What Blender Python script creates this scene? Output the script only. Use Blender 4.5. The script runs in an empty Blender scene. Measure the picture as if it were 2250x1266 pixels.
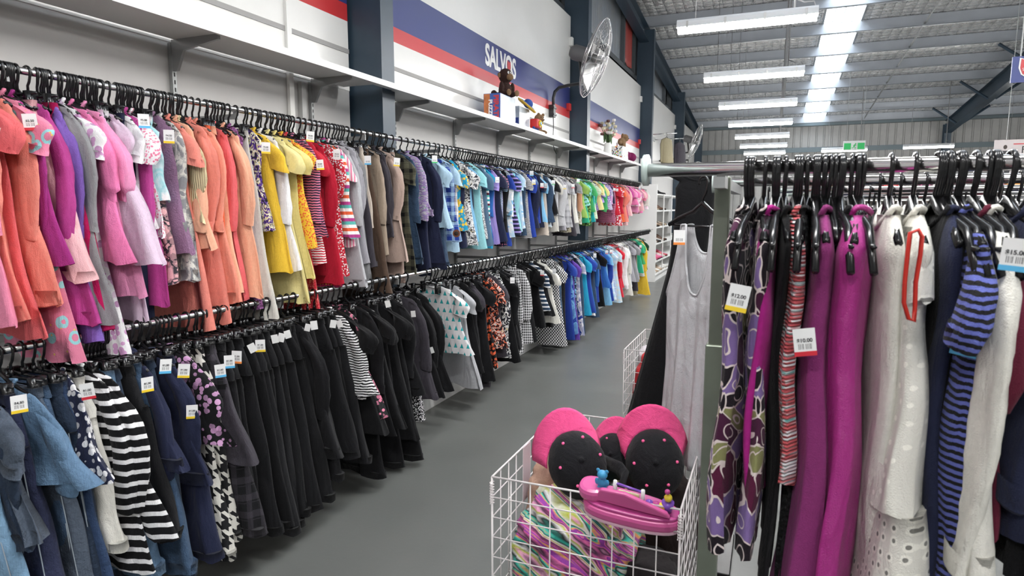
import bpy, bmesh, math, random
import numpy as np
from mathutils import Vector, Matrix, Euler
random.seed(7)
PI = math.pi
R = math.radians
sc = bpy.context.scene
col = sc.collection

# ------------------------------------------------------------------ camera
FPX = 1390.0
EYE = Vector((0, 0, 1.54))
YAW, PIT = R(22.204), R(7.297)
cd = bpy.data.cameras.new('camera'); cam = bpy.data.objects.new('camera', cd); col.objects.link(cam)
cd.sensor_width = 36; cd.lens = FPX / 2250 * 36; cd.clip_start = 0.05; cd.clip_end = 200
cam.location = EYE; cam.rotation_euler = (PI / 2 - PIT, 0, YAW)
cd.dof.use_dof = True; cd.dof.focus_distance = 3.6; cd.dof.aperture_fstop = 7.0
sc.camera = cam
# ------------------------------------------------------------------ world and exposure
w = bpy.data.worlds.new('world'); sc.world = w; w.use_nodes = True
bg = w.node_tree.nodes['Background']; bg.inputs[0].default_value = (0.86, 0.93, 1, 1); bg.inputs[1].default_value = 3.2
sc.view_settings.view_transform = 'Standard'; sc.view_settings.look = 'None'
sc.view_settings.gamma = 1; sc.view_settings.use_curve_mapping = False
sc.view_settings.exposure = 1.85
LAMP = 34.0      # emission of the batten diffusers

# measuring helpers: where a viewing ray of the photo meets a wall / floor plane
Fv = Vector((-math.sin(YAW) * math.cos(PIT), math.cos(YAW) * math.cos(PIT), -math.sin(PIT)))
Rv = Vector((math.cos(YAW), math.sin(YAW), 0)); Uv = Rv.cross(Fv)
def onp(px, py, ax, v):
    d = Fv + Rv * ((px - 1125) / FPX) + Uv * ((633 - py) / FPX)
    return EYE + d * ((v - EYE[ax]) / d[ax])

# ------------------------------------------------------------------ materials
MC = {}
class NT:
    def __init__(s, name):
        s.m = bpy.data.materials.new(name); s.m.use_nodes = True
        s.t = s.m.node_tree; s.b = s.t.nodes['Principled BSDF']
    def n(s, typ, **kw):
        nd = s.t.nodes.new(typ)
        for k, v in kw.items(): setattr(nd, k, v)
        return nd
    def put(s, sock, v):
        if isinstance(v, (int, float)): sock.default_value = v
        elif isinstance(v, (tuple, list)):
            sock.default_value = tuple(v) + ((1,) if len(v) == 3 and len(sock.default_value) == 4 else ())
        else: s.t.links.new(v, sock)
    def math(s, op, a, b=0.0, c=None):
        nd = s.n('ShaderNodeMath', operation=op); s.put(nd.inputs[0], a); s.put(nd.inputs[1], b)
        if c is not None: s.put(nd.inputs[2], c)
        return nd.outputs[0]
    def mix(s, f, a, b):
        nd = s.n('ShaderNodeMix', data_type='RGBA'); s.put(nd.inputs[0], f); s.put(nd.inputs[6], a); s.put(nd.inputs[7], b)
        return nd.outputs[2]
    def obj(s): return s.n('ShaderNodeTexCoord').outputs['Object']
    def uv(s, k=1.0):
        x = s.n('ShaderNodeSeparateXYZ'); s.put(x.inputs[0], s.obj())
        u = s.math('ADD', x.outputs[0], x.outputs[1])
        return s.math('MULTIPLY', u, k), s.math('MULTIPLY', x.outputs[2], k)
    def noise(s, scale, detail=2, vec=None, rough=.5, dist=0.0):
        nd = s.n('ShaderNodeTexNoise'); s.put(nd.inputs['Scale'], scale); nd.inputs['Detail'].default_value = detail
        nd.inputs['Roughness'].default_value = rough; nd.inputs['Distortion'].default_value = dist
        s.put(nd.inputs['Vector'], vec if vec is not None else s.obj()); return nd
    def vor(s, scale, feat='F1', rnd=1.0, vec=None, d2=False):
        nd = s.n('ShaderNodeTexVoronoi', feature=feat)
        if d2: nd.voronoi_dimensions = '2D'
        s.put(nd.inputs['Scale'], scale); nd.inputs['Randomness'].default_value = rnd
        s.put(nd.inputs['Vector'], vec if vec is not None else s.obj()); return nd
    def ramp(s, f, stops, const=False):
        nd = s.n('ShaderNodeValToRGB'); cr = nd.color_ramp
        if const: cr.interpolation = 'CONSTANT'
        while len(cr.elements) < len(stops): cr.elements.new(.5)
        for e, (p, c) in zip(cr.elements, stops): e.position = p; e.color = tuple(c) + (1,)
        s.put(nd.inputs[0], f); return nd.outputs[0]
    def bump(s, h, st=.3, d=.005, prev=None):
        nd = s.n('ShaderNodeBump'); nd.inputs['Strength'].default_value = st; nd.inputs['Distance'].default_value = d
        s.put(nd.inputs['Height'], h)
        if prev is not None: s.put(nd.inputs['Normal'], prev)
        return nd.outputs[0]
    def xyz(s, x, y, z=0.0):
        nd = s.n('ShaderNodeCombineXYZ'); s.put(nd.inputs[0], x); s.put(nd.inputs[1], y); s.put(nd.inputs[2], z); return nd.outputs[0]
def plain(name, c, rough=.5, metal=0.0, emit=0, spec=.5, nz=0.0, nsc=20):
    if name in MC: return MC[name]
    n = NT(name); n.put(n.b.inputs['Roughness'], rough); n.put(n.b.inputs['Metallic'], metal)
    n.b.inputs['Specular IOR Level'].default_value = spec
    if nz:
        f = n.noise(nsc, 4).outputs[0]
        n.put(n.b.inputs['Base Color'], n.mix(f, tuple(v * (1 - nz) for v in c), tuple(min(1, v * (1 + nz)) for v in c)))
    else: n.put(n.b.inputs['Base Color'], c)
    if emit:
        n.put(n.b.inputs['Emission Color'], (1, .99, .97)); n.b.inputs['Emission Strength'].default_value = emit
    MC[name] = n.m; return n.m
def fabric(pat, c1, c2=(.9, .9, .9), k=1.0, c3=None):
    key = ('fab', pat, c1, c2, k)
    if key in MC: return MC[key]
    n = NT('fabric_' + pat); b = n.b
    b.inputs['Roughness'].default_value = .86; b.inputs['Specular IOR Level'].default_value = .2
    c3 = c3 or tuple((a + d) / 2 for a, d in zip(c1, c2))
    u, v = n.uv(k); uv2 = n.xyz(u, v)
    FR = lambda x, s: n.math('FRACT', n.math('MULTIPLY', x, s))
    xs = n.n('ShaderNodeSeparateXYZ'); n.put(xs.inputs[0], n.obj()); big = n.noise(1, 4, vec=n.xyz(n.math('MULTIPLY', xs.outputs[0], 15), n.math('MULTIPLY', xs.outputs[1], 15), n.math('MULTIPLY', xs.outputs[2], 6.5)), rough=.5, dist=1.2).outputs[0]; fine = n.noise(420, 2).outputs[0]
    h = n.math('ADD', n.math('MULTIPLY', big, .8), n.math('MULTIPLY', fine, .12)); bst = .75; bd = .02
    if pat == 'solid': c = n.mix(n.noise(90, 3).outputs[0], tuple(x * .88 for x in c1), tuple(min(1, x * 1.1) for x in c1))
    elif pat == 'hstripe': c = n.mix(n.math('GREATER_THAN', FR(v, 26), .62), c2, c1)
    elif pat == 'fstripe': c = n.mix(n.math('GREATER_THAN', FR(n.math('ADD', v, n.math('MULTIPLY', big, .02)), 75), .5), c1, c2)
    elif pat == 'vstripe': c = n.mix(n.math('GREATER_THAN', FR(u, 40), .5), c1, c2)
    elif pat == 'multistripe': c = n.ramp(FR(v, 11), [(0, c1), (.2, (.85, .85, .83)), (.4, c2), (.6, (.85, .85, .83)), (.8, (.1, .45, .4))], True)
    elif pat == 'gingham':
        s1 = n.math('GREATER_THAN', FR(u, 42), .5); s2 = n.math('GREATER_THAN', FR(v, 42), .5)
        c = n.mix(n.math('MULTIPLY', n.math('ADD', s1, s2), .5), c1, c2)
    elif pat == 'checker':
        s1 = n.math('GREATER_THAN', FR(u, 30), .5); s2 = n.math('GREATER_THAN', FR(v, 30), .5)
        c = n.mix(n.math('ABSOLUTE', n.math('SUBTRACT', s1, s2)), c1, c2)
    elif pat == 'plaid':
        a = n.mix(n.math('GREATER_THAN', FR(u, 14), .6), c1, c2); d = n.mix(n.math('GREATER_THAN', FR(v, 14), .6), c1, c2)
        e = n.mix(.5, a, d); c = n.mix(n.math('GREATER_THAN', FR(v, 28), .9), e, c3)
    elif pat == 'floral':
        vo = n.vor(42, vec=n.noise(12, 1).outputs[1] if False else None); bc = n.n('ShaderNodeSeparateColor'); n.put(bc.inputs[0], vo.outputs['Color'])
        fl = n.ramp(bc.outputs[0], [(0, c2), (.35, c3), (.6, c2), (.8, tuple(x * .7 for x in c2))], True)
        c = n.mix(n.math('LESS_THAN', vo.outputs['Distance'], .48), c1, fl)
    elif pat == 'smallfloral':
        vo = n.vor(95); c = n.mix(n.math('LESS_THAN', vo.outputs['Distance'], .42), c1, c2)
    elif pat == 'bigfloral':
        dn = n.noise(30, 4, dist=1.5); c = n.ramp(dn.outputs[0], [(0, (.02, .02, .03)), (.42, c1), (.5, c2), (.56, (.85, .85, .8)), (.62, (.02, .02, .03)), (.68, (.8, .7, .35))], True)
    elif pat == 'dots': c = n.mix(n.math('LESS_THAN', n.vor(45, rnd=.2, vec=uv2, d2=True).outputs['Distance'], .26), c1, c2)
    elif pat == 'tri':
        fu = FR(u, 17); row = n.math('FLOOR', n.math('MULTIPLY', v, 17)); fv = FR(v, 17)
        fu = n.math('FRACT', n.math('ADD', fu, n.math('MULTIPLY', row, .43)))
        tri = n.math('LESS_THAN', n.math('ADD', n.math('ABSOLUTE', n.math('SUBTRACT', n.math('MULTIPLY', fu, 2), 1)), n.math('MULTIPLY', fv, 1.0)), .72)
        c = n.mix(n.math('MULTIPLY', tri, n.math('GREATER_THAN', fv, .15)), c1, c2)
    elif pat == 'hound':
        S = 15.0
        a = n.math('GREATER_THAN', FR(u, S), .5); d = n.math('GREATER_THAN', FR(v, S), .5)
        tw = n.math('GREATER_THAN', FR(n.math('ADD', u, v), S * 2), .5)
        m = n.math('ADD', n.math('MULTIPLY', a, tw), n.math('MULTIPLY', d, n.math('SUBTRACT', 1.0, tw)))
        c = n.mix(m, c1, c2)
    elif pat in ('camo', 'tiedye'):
        dn = n.noise(22 if pat == 'camo' else 9, 3, dist=1.0 if pat == 'tiedye' else .3)
        c = n.ramp(dn.outputs[0], [(0, c1), (.45, c3), (.52, c2), (.6, c1)], pat == 'camo')
    elif pat == 'unicorn':
        vo = n.vor(16); c = n.mix(n.math('LESS_THAN', n.math('ABSOLUTE', n.math('SUBTRACT', vo.outputs['Distance'], .3)), .08), c1, c2)
        v2 = n.vor(34); c = n.mix(n.math('LESS_THAN', v2.outputs['Distance'], .13), c, (.75, .5, .12))
    elif pat == 'swirl':
        dn = n.noise(7, 2); mx = n.n('ShaderNodeMix', data_type='VECTOR'); n.put(mx.inputs[0], .12); n.put(mx.inputs[4], n.obj()); n.put(mx.inputs[5], dn.outputs['Color'])
        ve = n.vor(19, 'DISTANCE_TO_EDGE', vec=mx.outputs[1]); vc = n.vor(19, vec=mx.outputs[1])
        bc = n.n('ShaderNodeSeparateColor'); n.put(bc.inputs[0], vc.outputs['Color'])
        cc = n.ramp(bc.outputs[0], [(0, (.012, .008, .012)), (.35, (.06, .012, .04)), (.55, (.2, .13, .32)), (.72, (.09, .01, .04)), (.85, (.012, .008, .012)), (.93, (.24, .24, .1))], True)
        ring = n.math('LESS_THAN', n.math('ABSOLUTE', n.math('SUBTRACT', vc.outputs['Distance'], .33)), .025)
        c = n.mix(n.math('MAXIMUM', n.math('LESS_THAN', ve.outputs[0], .03), ring), cc, (.72, .62, .6))
    elif pat == 'knit':
        nn = n.noise(1, 3, vec=n.xyz(n.math('MULTIPLY', u, 26), n.math('MULTIPLY', v, 120)))
        c = n.ramp(nn.outputs[0], [(.3, c1), (.42, c2), (.5, c3), (.58, (.8, .78, .8)), (.68, (.1, .3, .28))])
        h = n.math('ADD', h, n.math('MULTIPLY', n.math('SINE', n.math('MULTIPLY', v, 900)), .2))
    elif pat in ('rib', 'smock'):
        c = c1; h = n.math('ADD', h, n.math('MULTIPLY', n.math('SINE', n.math('MULTIPLY', u, 1100 if pat == 'rib' else 500)), .3))
    elif pat == 'lace':
        vo = n.vor(85); c = n.mix(vo.outputs['Distance'], tuple(x * .6 for x in c1), c1); h = n.math('ADD', h, n.math('MULTIPLY', vo.outputs['Distance'], 1.4)); bst = .9
    elif pat == 'bumpdots':
        vo = n.vor(30, rnd=.5, vec=uv2, d2=True); dd = n.math('LESS_THAN', vo.outputs['Distance'], .15)
        c = n.mix(dd, c1, tuple(min(1, x * 1.25) for x in c1)); h = n.math('ADD', h, n.math('MULTIPLY', dd, .9)); bst = .8
    elif pat == 'eyelet':
        vo = n.vor(38, rnd=.35, vec=uv2, d2=True); d0 = vo.outputs['Distance']
        c = n.mix(n.math('LESS_THAN', d0, .16), n.mix(n.math('LESS_THAN', d0, .34), c1, tuple(min(1, x * 1.2) for x in c1)), tuple(x * .3 for x in c1))
        h = n.math('ADD', h, n.math('MULTIPLY', n.math('LESS_THAN', d0, .34), .8)); bst = .8
    elif pat == 'fur':
        f2 = n.noise(130, 5, rough=.7).outputs[0]; c = n.mix(f2, tuple(x * .6 for x in c1), tuple(min(1, x * 1.25) for x in c1)); h = n.math('ADD', h, n.math('MULTIPLY', f2, 1.5)); bst = 1
    elif pat == 'denim':
        f2 = n.noise(1, 4, vec=n.xyz(n.math('MULTIPLY', u, 300), n.math('MULTIPLY', v, 40))).outputs[0]; f3 = n.noise(5, 4, rough=.7).outputs[0]
        c = n.mix(n.math('MULTIPLY', n.math('ADD', f2, f3), .55), tuple(x * .45 for x in c1), tuple(min(1, x * 1.9 + .01) for x in c1))
        h = n.math('ADD', n.math('MULTIPLY', n.noise(26, 4, rough=.65).outputs[0], .9), n.math('MULTIPLY', f2, .1)); bst = .7
    elif pat == 'satin':
        c = c1; b.inputs['Roughness'].default_value = .42; b.inputs['Specular IOR Level'].default_value = .5
    elif pat == 'rainbow':
        dn = n.noise(1, 2, vec=n.xyz(n.math('ADD', n.math('MULTIPLY', u, 6), n.math('MULTIPLY', v, 9)), n.math('MULTIPLY', n.math('SUBTRACT', u, v), 2)), dist=.8)
        c = n.ramp(n.math('FRACT', n.math('MULTIPLY', dn.outputs[0], 4.0)), [(0, (.75, .15, .4)), (.13, (.05, .02, .05)), (.25, (.85, .4, .6)), (.36, (.45, .5, .06)), (.5, (.7, .7, .7)), (.6, (.02, .02, .02)), (.7, (.05, .5, .4)), (.8, (.8, .35, .1)), (.9, (.3, .05, .35))])
        b.inputs['Roughness'].default_value = .45
    else: c = c1
    b.inputs['Sheen Weight'].default_value = .05
    n.put(b.inputs['Base Color'], c); n.put(b.inputs['Normal'], n.bump(h, bst, bd))
    MC[key] = n.m; return n.m

BLACKP = plain('black_hanger_plastic', (.008, .008, .009), .22)
CHROME = plain('chrome', (.75, .74, .74), .16, 1.0)
STEEL = plain('dark_blue_steel_paint', (.028, .05, .075), .45, nz=.1)
WHITEP = plain('white_laminate', (.72, .72, .71), .45)
WIRE = plain('white_coated_wire', (.72, .68, .68), .35)
GALV = plain('galvanised_steel', (.34, .35, .35), .5, .6, nz=.2, nsc=30)

# ------------------------------------------------------------------ object helpers
def mesh_obj(name, V, Fc, mat, parent=None, smooth=True, uvs=None):
    me = bpy.data.meshes.new(name); me.from_pydata([tuple(v) for v in V], [], Fc)
    me.materials.append(mat)
    if smooth: me.polygons.foreach_set('use_smooth', [True] * len(me.polygons))
    o = bpy.data.objects.new(name, me); col.objects.link(o)
    if parent is not None: o.parent = parent
    return o
def empty(name, loc=(0, 0, 0), rz=0.0):
    o = bpy.data.objects.new(name, None); col.objects.link(o); o.location = loc; o.rotation_euler = (0, 0, rz); o.empty_display_size = .1
    return o
def tag(o, label, cat, group=None, kind=None):
    if label: o['label'] = label
    if cat: o['category'] = cat
    if group: o['group'] = group
    if kind: o['kind'] = kind
    return o
def struct(o): o['kind'] = 'structure'; return o
def linkcopy(o, parent=None):
    c = o.copy(); col.objects.link(c)
    if parent is not None: c.parent = parent
    return c
def copy_tree(o, loc=None, rz=None):
    c = linkcopy(o)
    for ch in o.children:
        d = linkcopy(ch, c)
        for g in ch.children: linkcopy(g, d)
    if loc is not None: c.location = loc
    if rz is not None: c.rotation_euler = (0, 0, rz)
    return c
class MB:
    def __init__(s): s.V = []; s.F = []
    def add(s, V, F):
        k = len(s.V); s.V += [tuple(v) for v in V]; s.F += [tuple(i + k for i in f) for f in F]; return s
    def box(s, a, b, M=None):
        x0, y0, z0 = a; x1, y1, z1 = b
        V = [Vector(p) for p in ((x0, y0, z0), (x1, y0, z0), (x1, y1, z0), (x0, y1, z0), (x0, y0, z1), (x1, y0, z1), (x1, y1, z1), (x0, y1, z1))]
        if M: V = [M @ v for v in V]
        return s.add(V, [(0, 3, 2, 1), (4, 5, 6, 7), (0, 1, 5, 4), (1, 2, 6, 5), (2, 3, 7, 6), (3, 0, 4, 7)])
    def tube(s, P, r, n=6, cap=True, sq=1.0, closed=False):
        P = [Vector(p) for p in P]; rr = r if isinstance(r, (list, tuple)) else [r] * len(P)
        ref = None; V = []
        for i, p in enumerate(P):
            if closed: t = P[(i + 1) % len(P)] - P[i - 1]
            else: t = P[min(i + 1, len(P) - 1)] - P[max(i - 1, 0)]
            t.normalize()
            if ref is None: ref = Vector((0, 1, 0)) if abs(t.y) < .9 else Vector((1, 0, 0))
            a = (ref - t * ref.dot(t))
            if a.length < 1e-4: a = Vector((0, 0, 1)) - t * t.z
            a.normalize(); b = t.cross(a); ref = a
            for k in range(n):
                g = 2 * PI * k / n; V.append(p + (a * math.cos(g) * sq + b * math.sin(g)) * rr[i])
        F = []; m = len(P)
        for i in range(m if closed else m - 1):
            for k in range(n):
                j = (i + 1) % m; F.append((i * n + k, i * n + (k + 1) % n, j * n + (k + 1) % n, j * n + k))
        if cap and not closed: F.append(tuple(range(n))[::-1]); F.append(tuple((m - 1) * n + k for k in range(n)))
        return s.add(V, F)
    def ell(s, c, r, nu=14, nv=9, M=None):
        V = []
        for j in range(nv + 1):
            th = PI * j / nv
            for i in range(nu):
                g = 2 * PI * i / nu; p = Vector((r[0] * math.sin(th) * math.cos(g), r[1] * math.sin(th) * math.sin(g), r[2] * math.cos(th)))
                if M: p = M @ p
                V.append(Vector(c) + p)
        F = [(j * nu + i, (j + 1) * nu + i, (j + 1) * nu + (i + 1) % nu, j * nu + (i + 1) % nu) for j in range(nv) for i in range(nu)]
        return s.add(V, F)
    def prism(s, poly, a, b, ax):       # polygon in the two other axes, extruded along ax
        def P(p, t): q = list(p); q.insert(ax, t); return q
        n = len(poly); V = [P(p, a) for p in poly] + [P(p, b) for p in poly]
        F = [tuple(range(n))[::-1], tuple(range(n, 2 * n))] + [(i, (i + 1) % n, n + (i + 1) % n, n + i) for i in range(n)]
        return s.add(V, F)
    def build(s, name, mat, parent=None, smooth=False, bevel=0):
        o = mesh_obj(name, s.V, s.F, mat, parent, smooth)
        bm = bmesh.new(); bm.from_mesh(o.data); bmesh.ops.recalc_face_normals(bm, faces=bm.faces); bm.to_mesh(o.data); bm.free()
        if bevel:
            md = o.modifiers.new('bevel', 'BEVEL'); md.width = bevel; md.segments = 2; md.limit_method = 'ANGLE'
        return o
def text_obj(name, body, size, mat, parent, loc, rot, ext=.002, align='CENTER', bold=0.0, sx=1.0):
    cu = bpy.data.curves.new(name, 'FONT'); cu.body = body; cu.size = size; cu.extrude = ext; cu.align_x = align; cu.align_y = 'CENTER'; cu.offset = bold
    t = bpy.data.objects.new(name, cu); col.objects.link(t)
    me = bpy.data.meshes.new_from_object(t.evaluated_get(bpy.context.evaluated_depsgraph_get()))
    bpy.data.objects.remove(t); me.materials.clear(); me.materials.append(mat)
    o = bpy.data.objects.new(name, me); col.objects.link(o); o.location = loc; o.rotation_euler = rot; o.scale = (sx, 1, 1)
    if parent is not None: o.parent = parent
    return o

# ================================================================== THE BUILDING
WX = -2.83; FY = 26.0
roofz = lambda y: 4.70 + .088 * (26 - y)
def wallmat():
    n = NT('painted_wall_panel'); f = n.noise(3, 5, rough=.7).outputs[0]
    n.put(n.b.inputs['Base Color'], n.mix(f, (.74, .73, .70), (.80, .79, .77))); n.b.inputs['Roughness'].default_value = .55
    n.put(n.b.inputs['Normal'], n.bump(n.noise(260, 2).outputs[0], .05)); return n.m
WALL = wallmat()
LOWW = plain('grey_backing_panel', (.50, .49, .48), .6, nz=.05, nsc=4)
def floormat():
    n = NT('grey_painted_concrete'); f = n.noise(2.2, 6, rough=.65).outputs[0]; g = n.noise(160, 3).outputs[0]
    c = n.mix(f, (.105, .109, .104), (.155, .158, .150)); c = n.mix(n.math('MULTIPLY', n.math('GREATER_THAN', g, .7), .35), c, (.3, .3, .28))
    n.put(n.b.inputs['Base Color'], c); n.put(n.b.inputs['Roughness'], n.math('MULTIPLY_ADD', f, .25, .26)); n.put(n.b.inputs['Normal'], n.bump(n.noise(40, 4).outputs[0], .08)); return n.m
def foilmat():
    n = NT('silver_foil_insulation'); x = n.n('ShaderNodeSeparateXYZ'); n.put(x.inputs[0], n.obj())
    fr = n.math('FRACT', n.math('MULTIPLY', x.outputs[0], 5.2)); line = n.math('LESS_THAN', fr, .06)
    fy = n.math('FRACT', n.math('MULTIPLY', x.outputs[1], 5.2)); l2 = n.math('LESS_THAN', fy, .06)
    cr = n.noise(1, 5, vec=n.xyz(n.math('MULTIPLY', x.outputs[0], 6), n.math('MULTIPLY', x.outputs[1], 9)), rough=.6, dist=1.0).outputs[0]
    quilt = n.math('ADD', n.math('ABSOLUTE', n.math('SINE', n.math('MULTIPLY', x.outputs[0], 16.3))), n.math('ABSOLUTE', n.math('SINE', n.math('MULTIPLY', x.outputs[1], 16.3))))
    n.put(n.b.inputs['Base Color'], n.mix(n.math('MAXIMUM', line, l2), (.95, .93, .91), (.4, .4, .4)))
    n.b.inputs['Metallic'].default_value = .62; n.put(n.b.inputs['Roughness'], n.math('MULTIPLY_ADD', cr, .3, .13))
    n.put(n.b.inputs['Normal'], n.bump(n.math('ADD', n.math('MULTIPLY', cr, 1.2), n.math('MULTIPLY', quilt, .35)), 1.0, .06)); return n.m
FLOOR = floormat(); FOIL = foilmat()
struct(MB().box((WX - .6, -5, -.1), (13, FY + .3, 0)).build('floor', FLOOR))
# left wall: white panels with a painted band, in five bays between the columns
COLY = [3.96, 9.27, 14.6, 19.95, 25.3]
bays = [(-5, 3.87), (4.05, 9.18), (9.37, 14.5), (14.7, 19.85), (20.05, 25.2)]
def bandmat():
    n = NT('wall_band_paint'); x = n.n('ShaderNodeSeparateXYZ'); n.put(x.inputs[0], n.obj()); z = x.outputs[2]
    c = n.mix(n.noise(3, 5, rough=.7).outputs[0], (.74, .73, .70), (.80, .79, .77))
    z0 = n.math('ADD', z, 0.0)
    red = n.math('MULTIPLY', n.math('GREATER_THAN', z0, 2.835), n.math('LESS_THAN', z0, 2.95)); blue = n.math('MULTIPLY', n.math('GREATER_THAN', z0, 2.95), n.math('LESS_THAN', z0, 3.27))
    far = n.math('LESS_THAN', x.outputs[1], 14.6)
    c = n.mix(n.math('MULTIPLY', red, far), c, (.56, .035, .04)); c = n.mix(n.math('MULTIPLY', blue, far), c, (.035, .045, .19))
    n.put(n.b.inputs['Base Color'], c); n.b.inputs['Roughness'].default_value = .3; return n.m
BAND = bandmat()
mb = MB(); 
for a, b in bays: mb.box((WX - .06, a, 2.36), (WX, b, 4.2 if a > 9.3 and a < 14 else 4.27))
o = struct(mb.build('wall_left', BAND)); 
mb = MB()
for a, b in bays: mb.box((WX - .05, a, 0), (WX - .004, b, 2.36))
struct(mb.build('trim_1', LOWW))
gr = plain('groove_shadow_gap', (.35, .34, .33), .8)
mb = MB()
for a, b in bays[:3]: mb.box((WX - .001, a, 2.615), (WX + .006, b, 2.645))
struct(mb.build('trim_2', gr))
struct(MB().box((WX - .001, 3.23, 0), (WX + .022, 3.27, 4.2)).build('trim_3', WALL))
# outer cladding behind the columns, foil-lined above the panels
struct(MB().box((WX - .5, -5, 0), (WX - .42, FY, 8)).build('wall_left_outer', FOIL))
girt = plain('dark_girt_steel', (.09, .1, .11), .5, .3)
mb = MB()
for z in (4.30, 5.6): mb.box((WX - .35, -5, z), (WX - .1, FY, z + .03)); mb.box((WX - .12, -5, z), (WX - .1, FY, z + .13))
struct(mb.build('trim_4', girt))
GLZ = NT('clear_foil_window_sheet'); GLZ.put(GLZ.b.inputs['Base Color'], GLZ.mix(GLZ.noise(3, 3).outputs[0], (.35, .42, .52), (.5, .5, .48)))
GLZ.b.inputs['Metallic'].default_value = .45; GLZ.b.inputs['Roughness'].default_value = .35
_v = GLZ.n('ShaderNodeSeparateXYZ'); GLZ.put(_v.inputs[0], GLZ.obj())
_n = GLZ.noise(1, 5, vec=GLZ.xyz(GLZ.math('MULTIPLY', _v.outputs[1], 22), GLZ.math('MULTIPLY', _v.outputs[2], 2.5), GLZ.math('MULTIPLY', _v.outputs[0], 5)), dist=.6)
GLZ.put(GLZ.b.inputs['Normal'], GLZ.bump(_n.outputs[0], .9, .05)); GLZ = GLZ.m
k = 1
for a, b in bays[2:]:
    wi = struct(MB().box((WX - .20, a + .1, 4.42), (WX - .185, b - 1.3, 6.2)).build('window_%d' % k, GLZ)); k += 1
    fr = MB()
    for y in (a + .05, b - 1.3, b - .25): fr.box((WX - .22, y, 4.4), (WX - .1, y + .09, 6.2))
    fr.build('window_frame', girt, wi)
redb = plain('red_banner_cloth', (.42, .06, .05), .6)
bn = MB(); V = []; 
for j in range(9):
    for i in range(9):
        V.append((WX - .14 + .02 * math.sin(i * .9), 13.25 + i * .1, 4.5 + j * .13))
bn.add(V, [(j * 9 + i, j * 9 + i + 1, (j + 1) * 9 + i + 1, (j + 1) * 9 + i) for j in range(8) for i in range(8)])
o = bn.build('banner', redb, smooth=True); o.modifiers.new('s', 'SOLIDIFY').thickness = .004
tag(o, 'red cloth banner hanging high in the clerestory beside the third steel column', 'banner')
# far, right and back walls: corrugated cladding
def corr(name, axis, p, a, b, z1, mat):
    prof = []; x = a
    while x < b:
        for dx, d in ((0, 0), (.16, 0), (.18, .03), (.21, .03), (.23, 0)): prof.append((x + dx, d))
        x += .25
    V = []; 
    for t, d in prof:
        q = (t, p - d) if axis == 1 else (p - d, t)
        V += [(q[0], q[1], 0), (q[0], q[1], z1)]
    F = [(2 * i, 2 * i + 2, 2 * i + 3, 2 * i + 1) for i in range(len(prof) - 1)]
    o = mesh_obj(name, V, F, mat, None, False); o.modifiers.new('s', 'SOLIDIFY').thickness = .01
    return struct(o)
CORR = plain('grey_ribbed_cladding', (.36, .36, .35), .55, .2, nz=.12, nsc=6)
corr('wall_far', 1, FY, WX - .5, 13, 4.72, CORR)
corr('wall_right', 0, 13.0, -5, FY, 7.6, CORR)
corr('wall_back', 1, -4.9, WX - .5, 13, 7.6, CORR)
mb = MB(); mb.box((WX - .4, FY - .2, 3.66), (12.9, FY - .04, 3.69)); mb.box((WX - .4, FY - .21, 3.52), (12.9, FY - .19, 3.69))
mb.box((WX - .4, FY - .25, 4.45), (12.9, FY - .04, 4.7)); mb.box((WX - .4, FY - .2, 2.9), (12.9, FY - .04, 3.15))
struct(mb.build('trim_5', plain('blue_grey_girt', (.13, .17, .19), .5)))
# roof in two fields with the skylight strip between, purlins crossing
def roofpiece(name, x0, x1, mat, nx, lift=0.0, y0=-5, y1=FY + .2):
    return MB().add([(x0, y0, roofz(y0) + lift), (x1, y0, roofz(y0) + lift), (x1, y1, roofz(y1) + lift), (x0, y1, roofz(y1) + lift),
                     (x0, y0, roofz(y0) + lift + .04), (x1, y0, roofz(y0) + lift + .04), (x1, y1, roofz(y1) + lift + .04), (x0, y1, roofz(y1) + lift + .04)],
                    [(0, 3, 2, 1), (4, 5, 6, 7), (0, 1, 5, 4), (1, 2, 6, 5), (2, 3, 7, 6), (3, 0, 4, 7)]).build(name, mat)
mb = MB(); s = struct(roofpiece('ceiling', WX - .5, .84, FOIL, 1)); struct(roofpiece('ceiling_far', 1.61, 13, FOIL, 1))
SKY = NT('skylight_sheet'); tr = SKY.n('ShaderNodeBsdfTranslucent'); tr.inputs[0].default_value = (.95, .97, 1, 1); tp = SKY.n('ShaderNodeBsdfTransparent'); ms = SKY.n('ShaderNodeMixShader'); ms.inputs[0].default_value = .35
SKY.t.links.new(tr.outputs[0], ms.inputs[1]); SKY.t.links.new(tp.outputs[0], ms.inputs[2]); SKY.t.links.new(ms.outputs[0], SKY.t.nodes['Material Output'].inputs[0])
sk = MB().add([(.84, -5, roofz(-5) + .05), (1.61, -5, roofz(-5) + .05), (1.61, FY, roofz(FY) + .05), (.84, FY, roofz(FY) + .05)], [(0, 3, 2, 1)]).build('window_10', SKY.m); struct(sk)
ridge = MB()
for x in (.84, 1.03, 1.22, 1.41, 1.61):
    w_ = .022 if x in (.84, 1.61) else .006
    ridge.add([(x - w_, -5, roofz(-5) - .01), (x + w_, -5, roofz(-5) - .01), (x + w_, FY, roofz(FY) - .01), (x - w_, FY, roofz(FY) - .01),
               (x - w_, -5, roofz(-5) + .045), (x + w_, -5, roofz(-5) + .045), (x + w_, FY, roofz(FY) + .045), (x - w_, FY, roofz(FY) + .045)],
              [(0, 3, 2, 1), (4, 5, 6, 7), (0, 1, 5, 4), (1, 2, 6, 5), (2, 3, 7, 6), (3, 0, 4, 7)])
ridge.build('window_frame', GALV, sk)
PUR = plain('galvanised_purlin', (.36, .39, .43), .4, .25, nz=.12, nsc=4)
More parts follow.
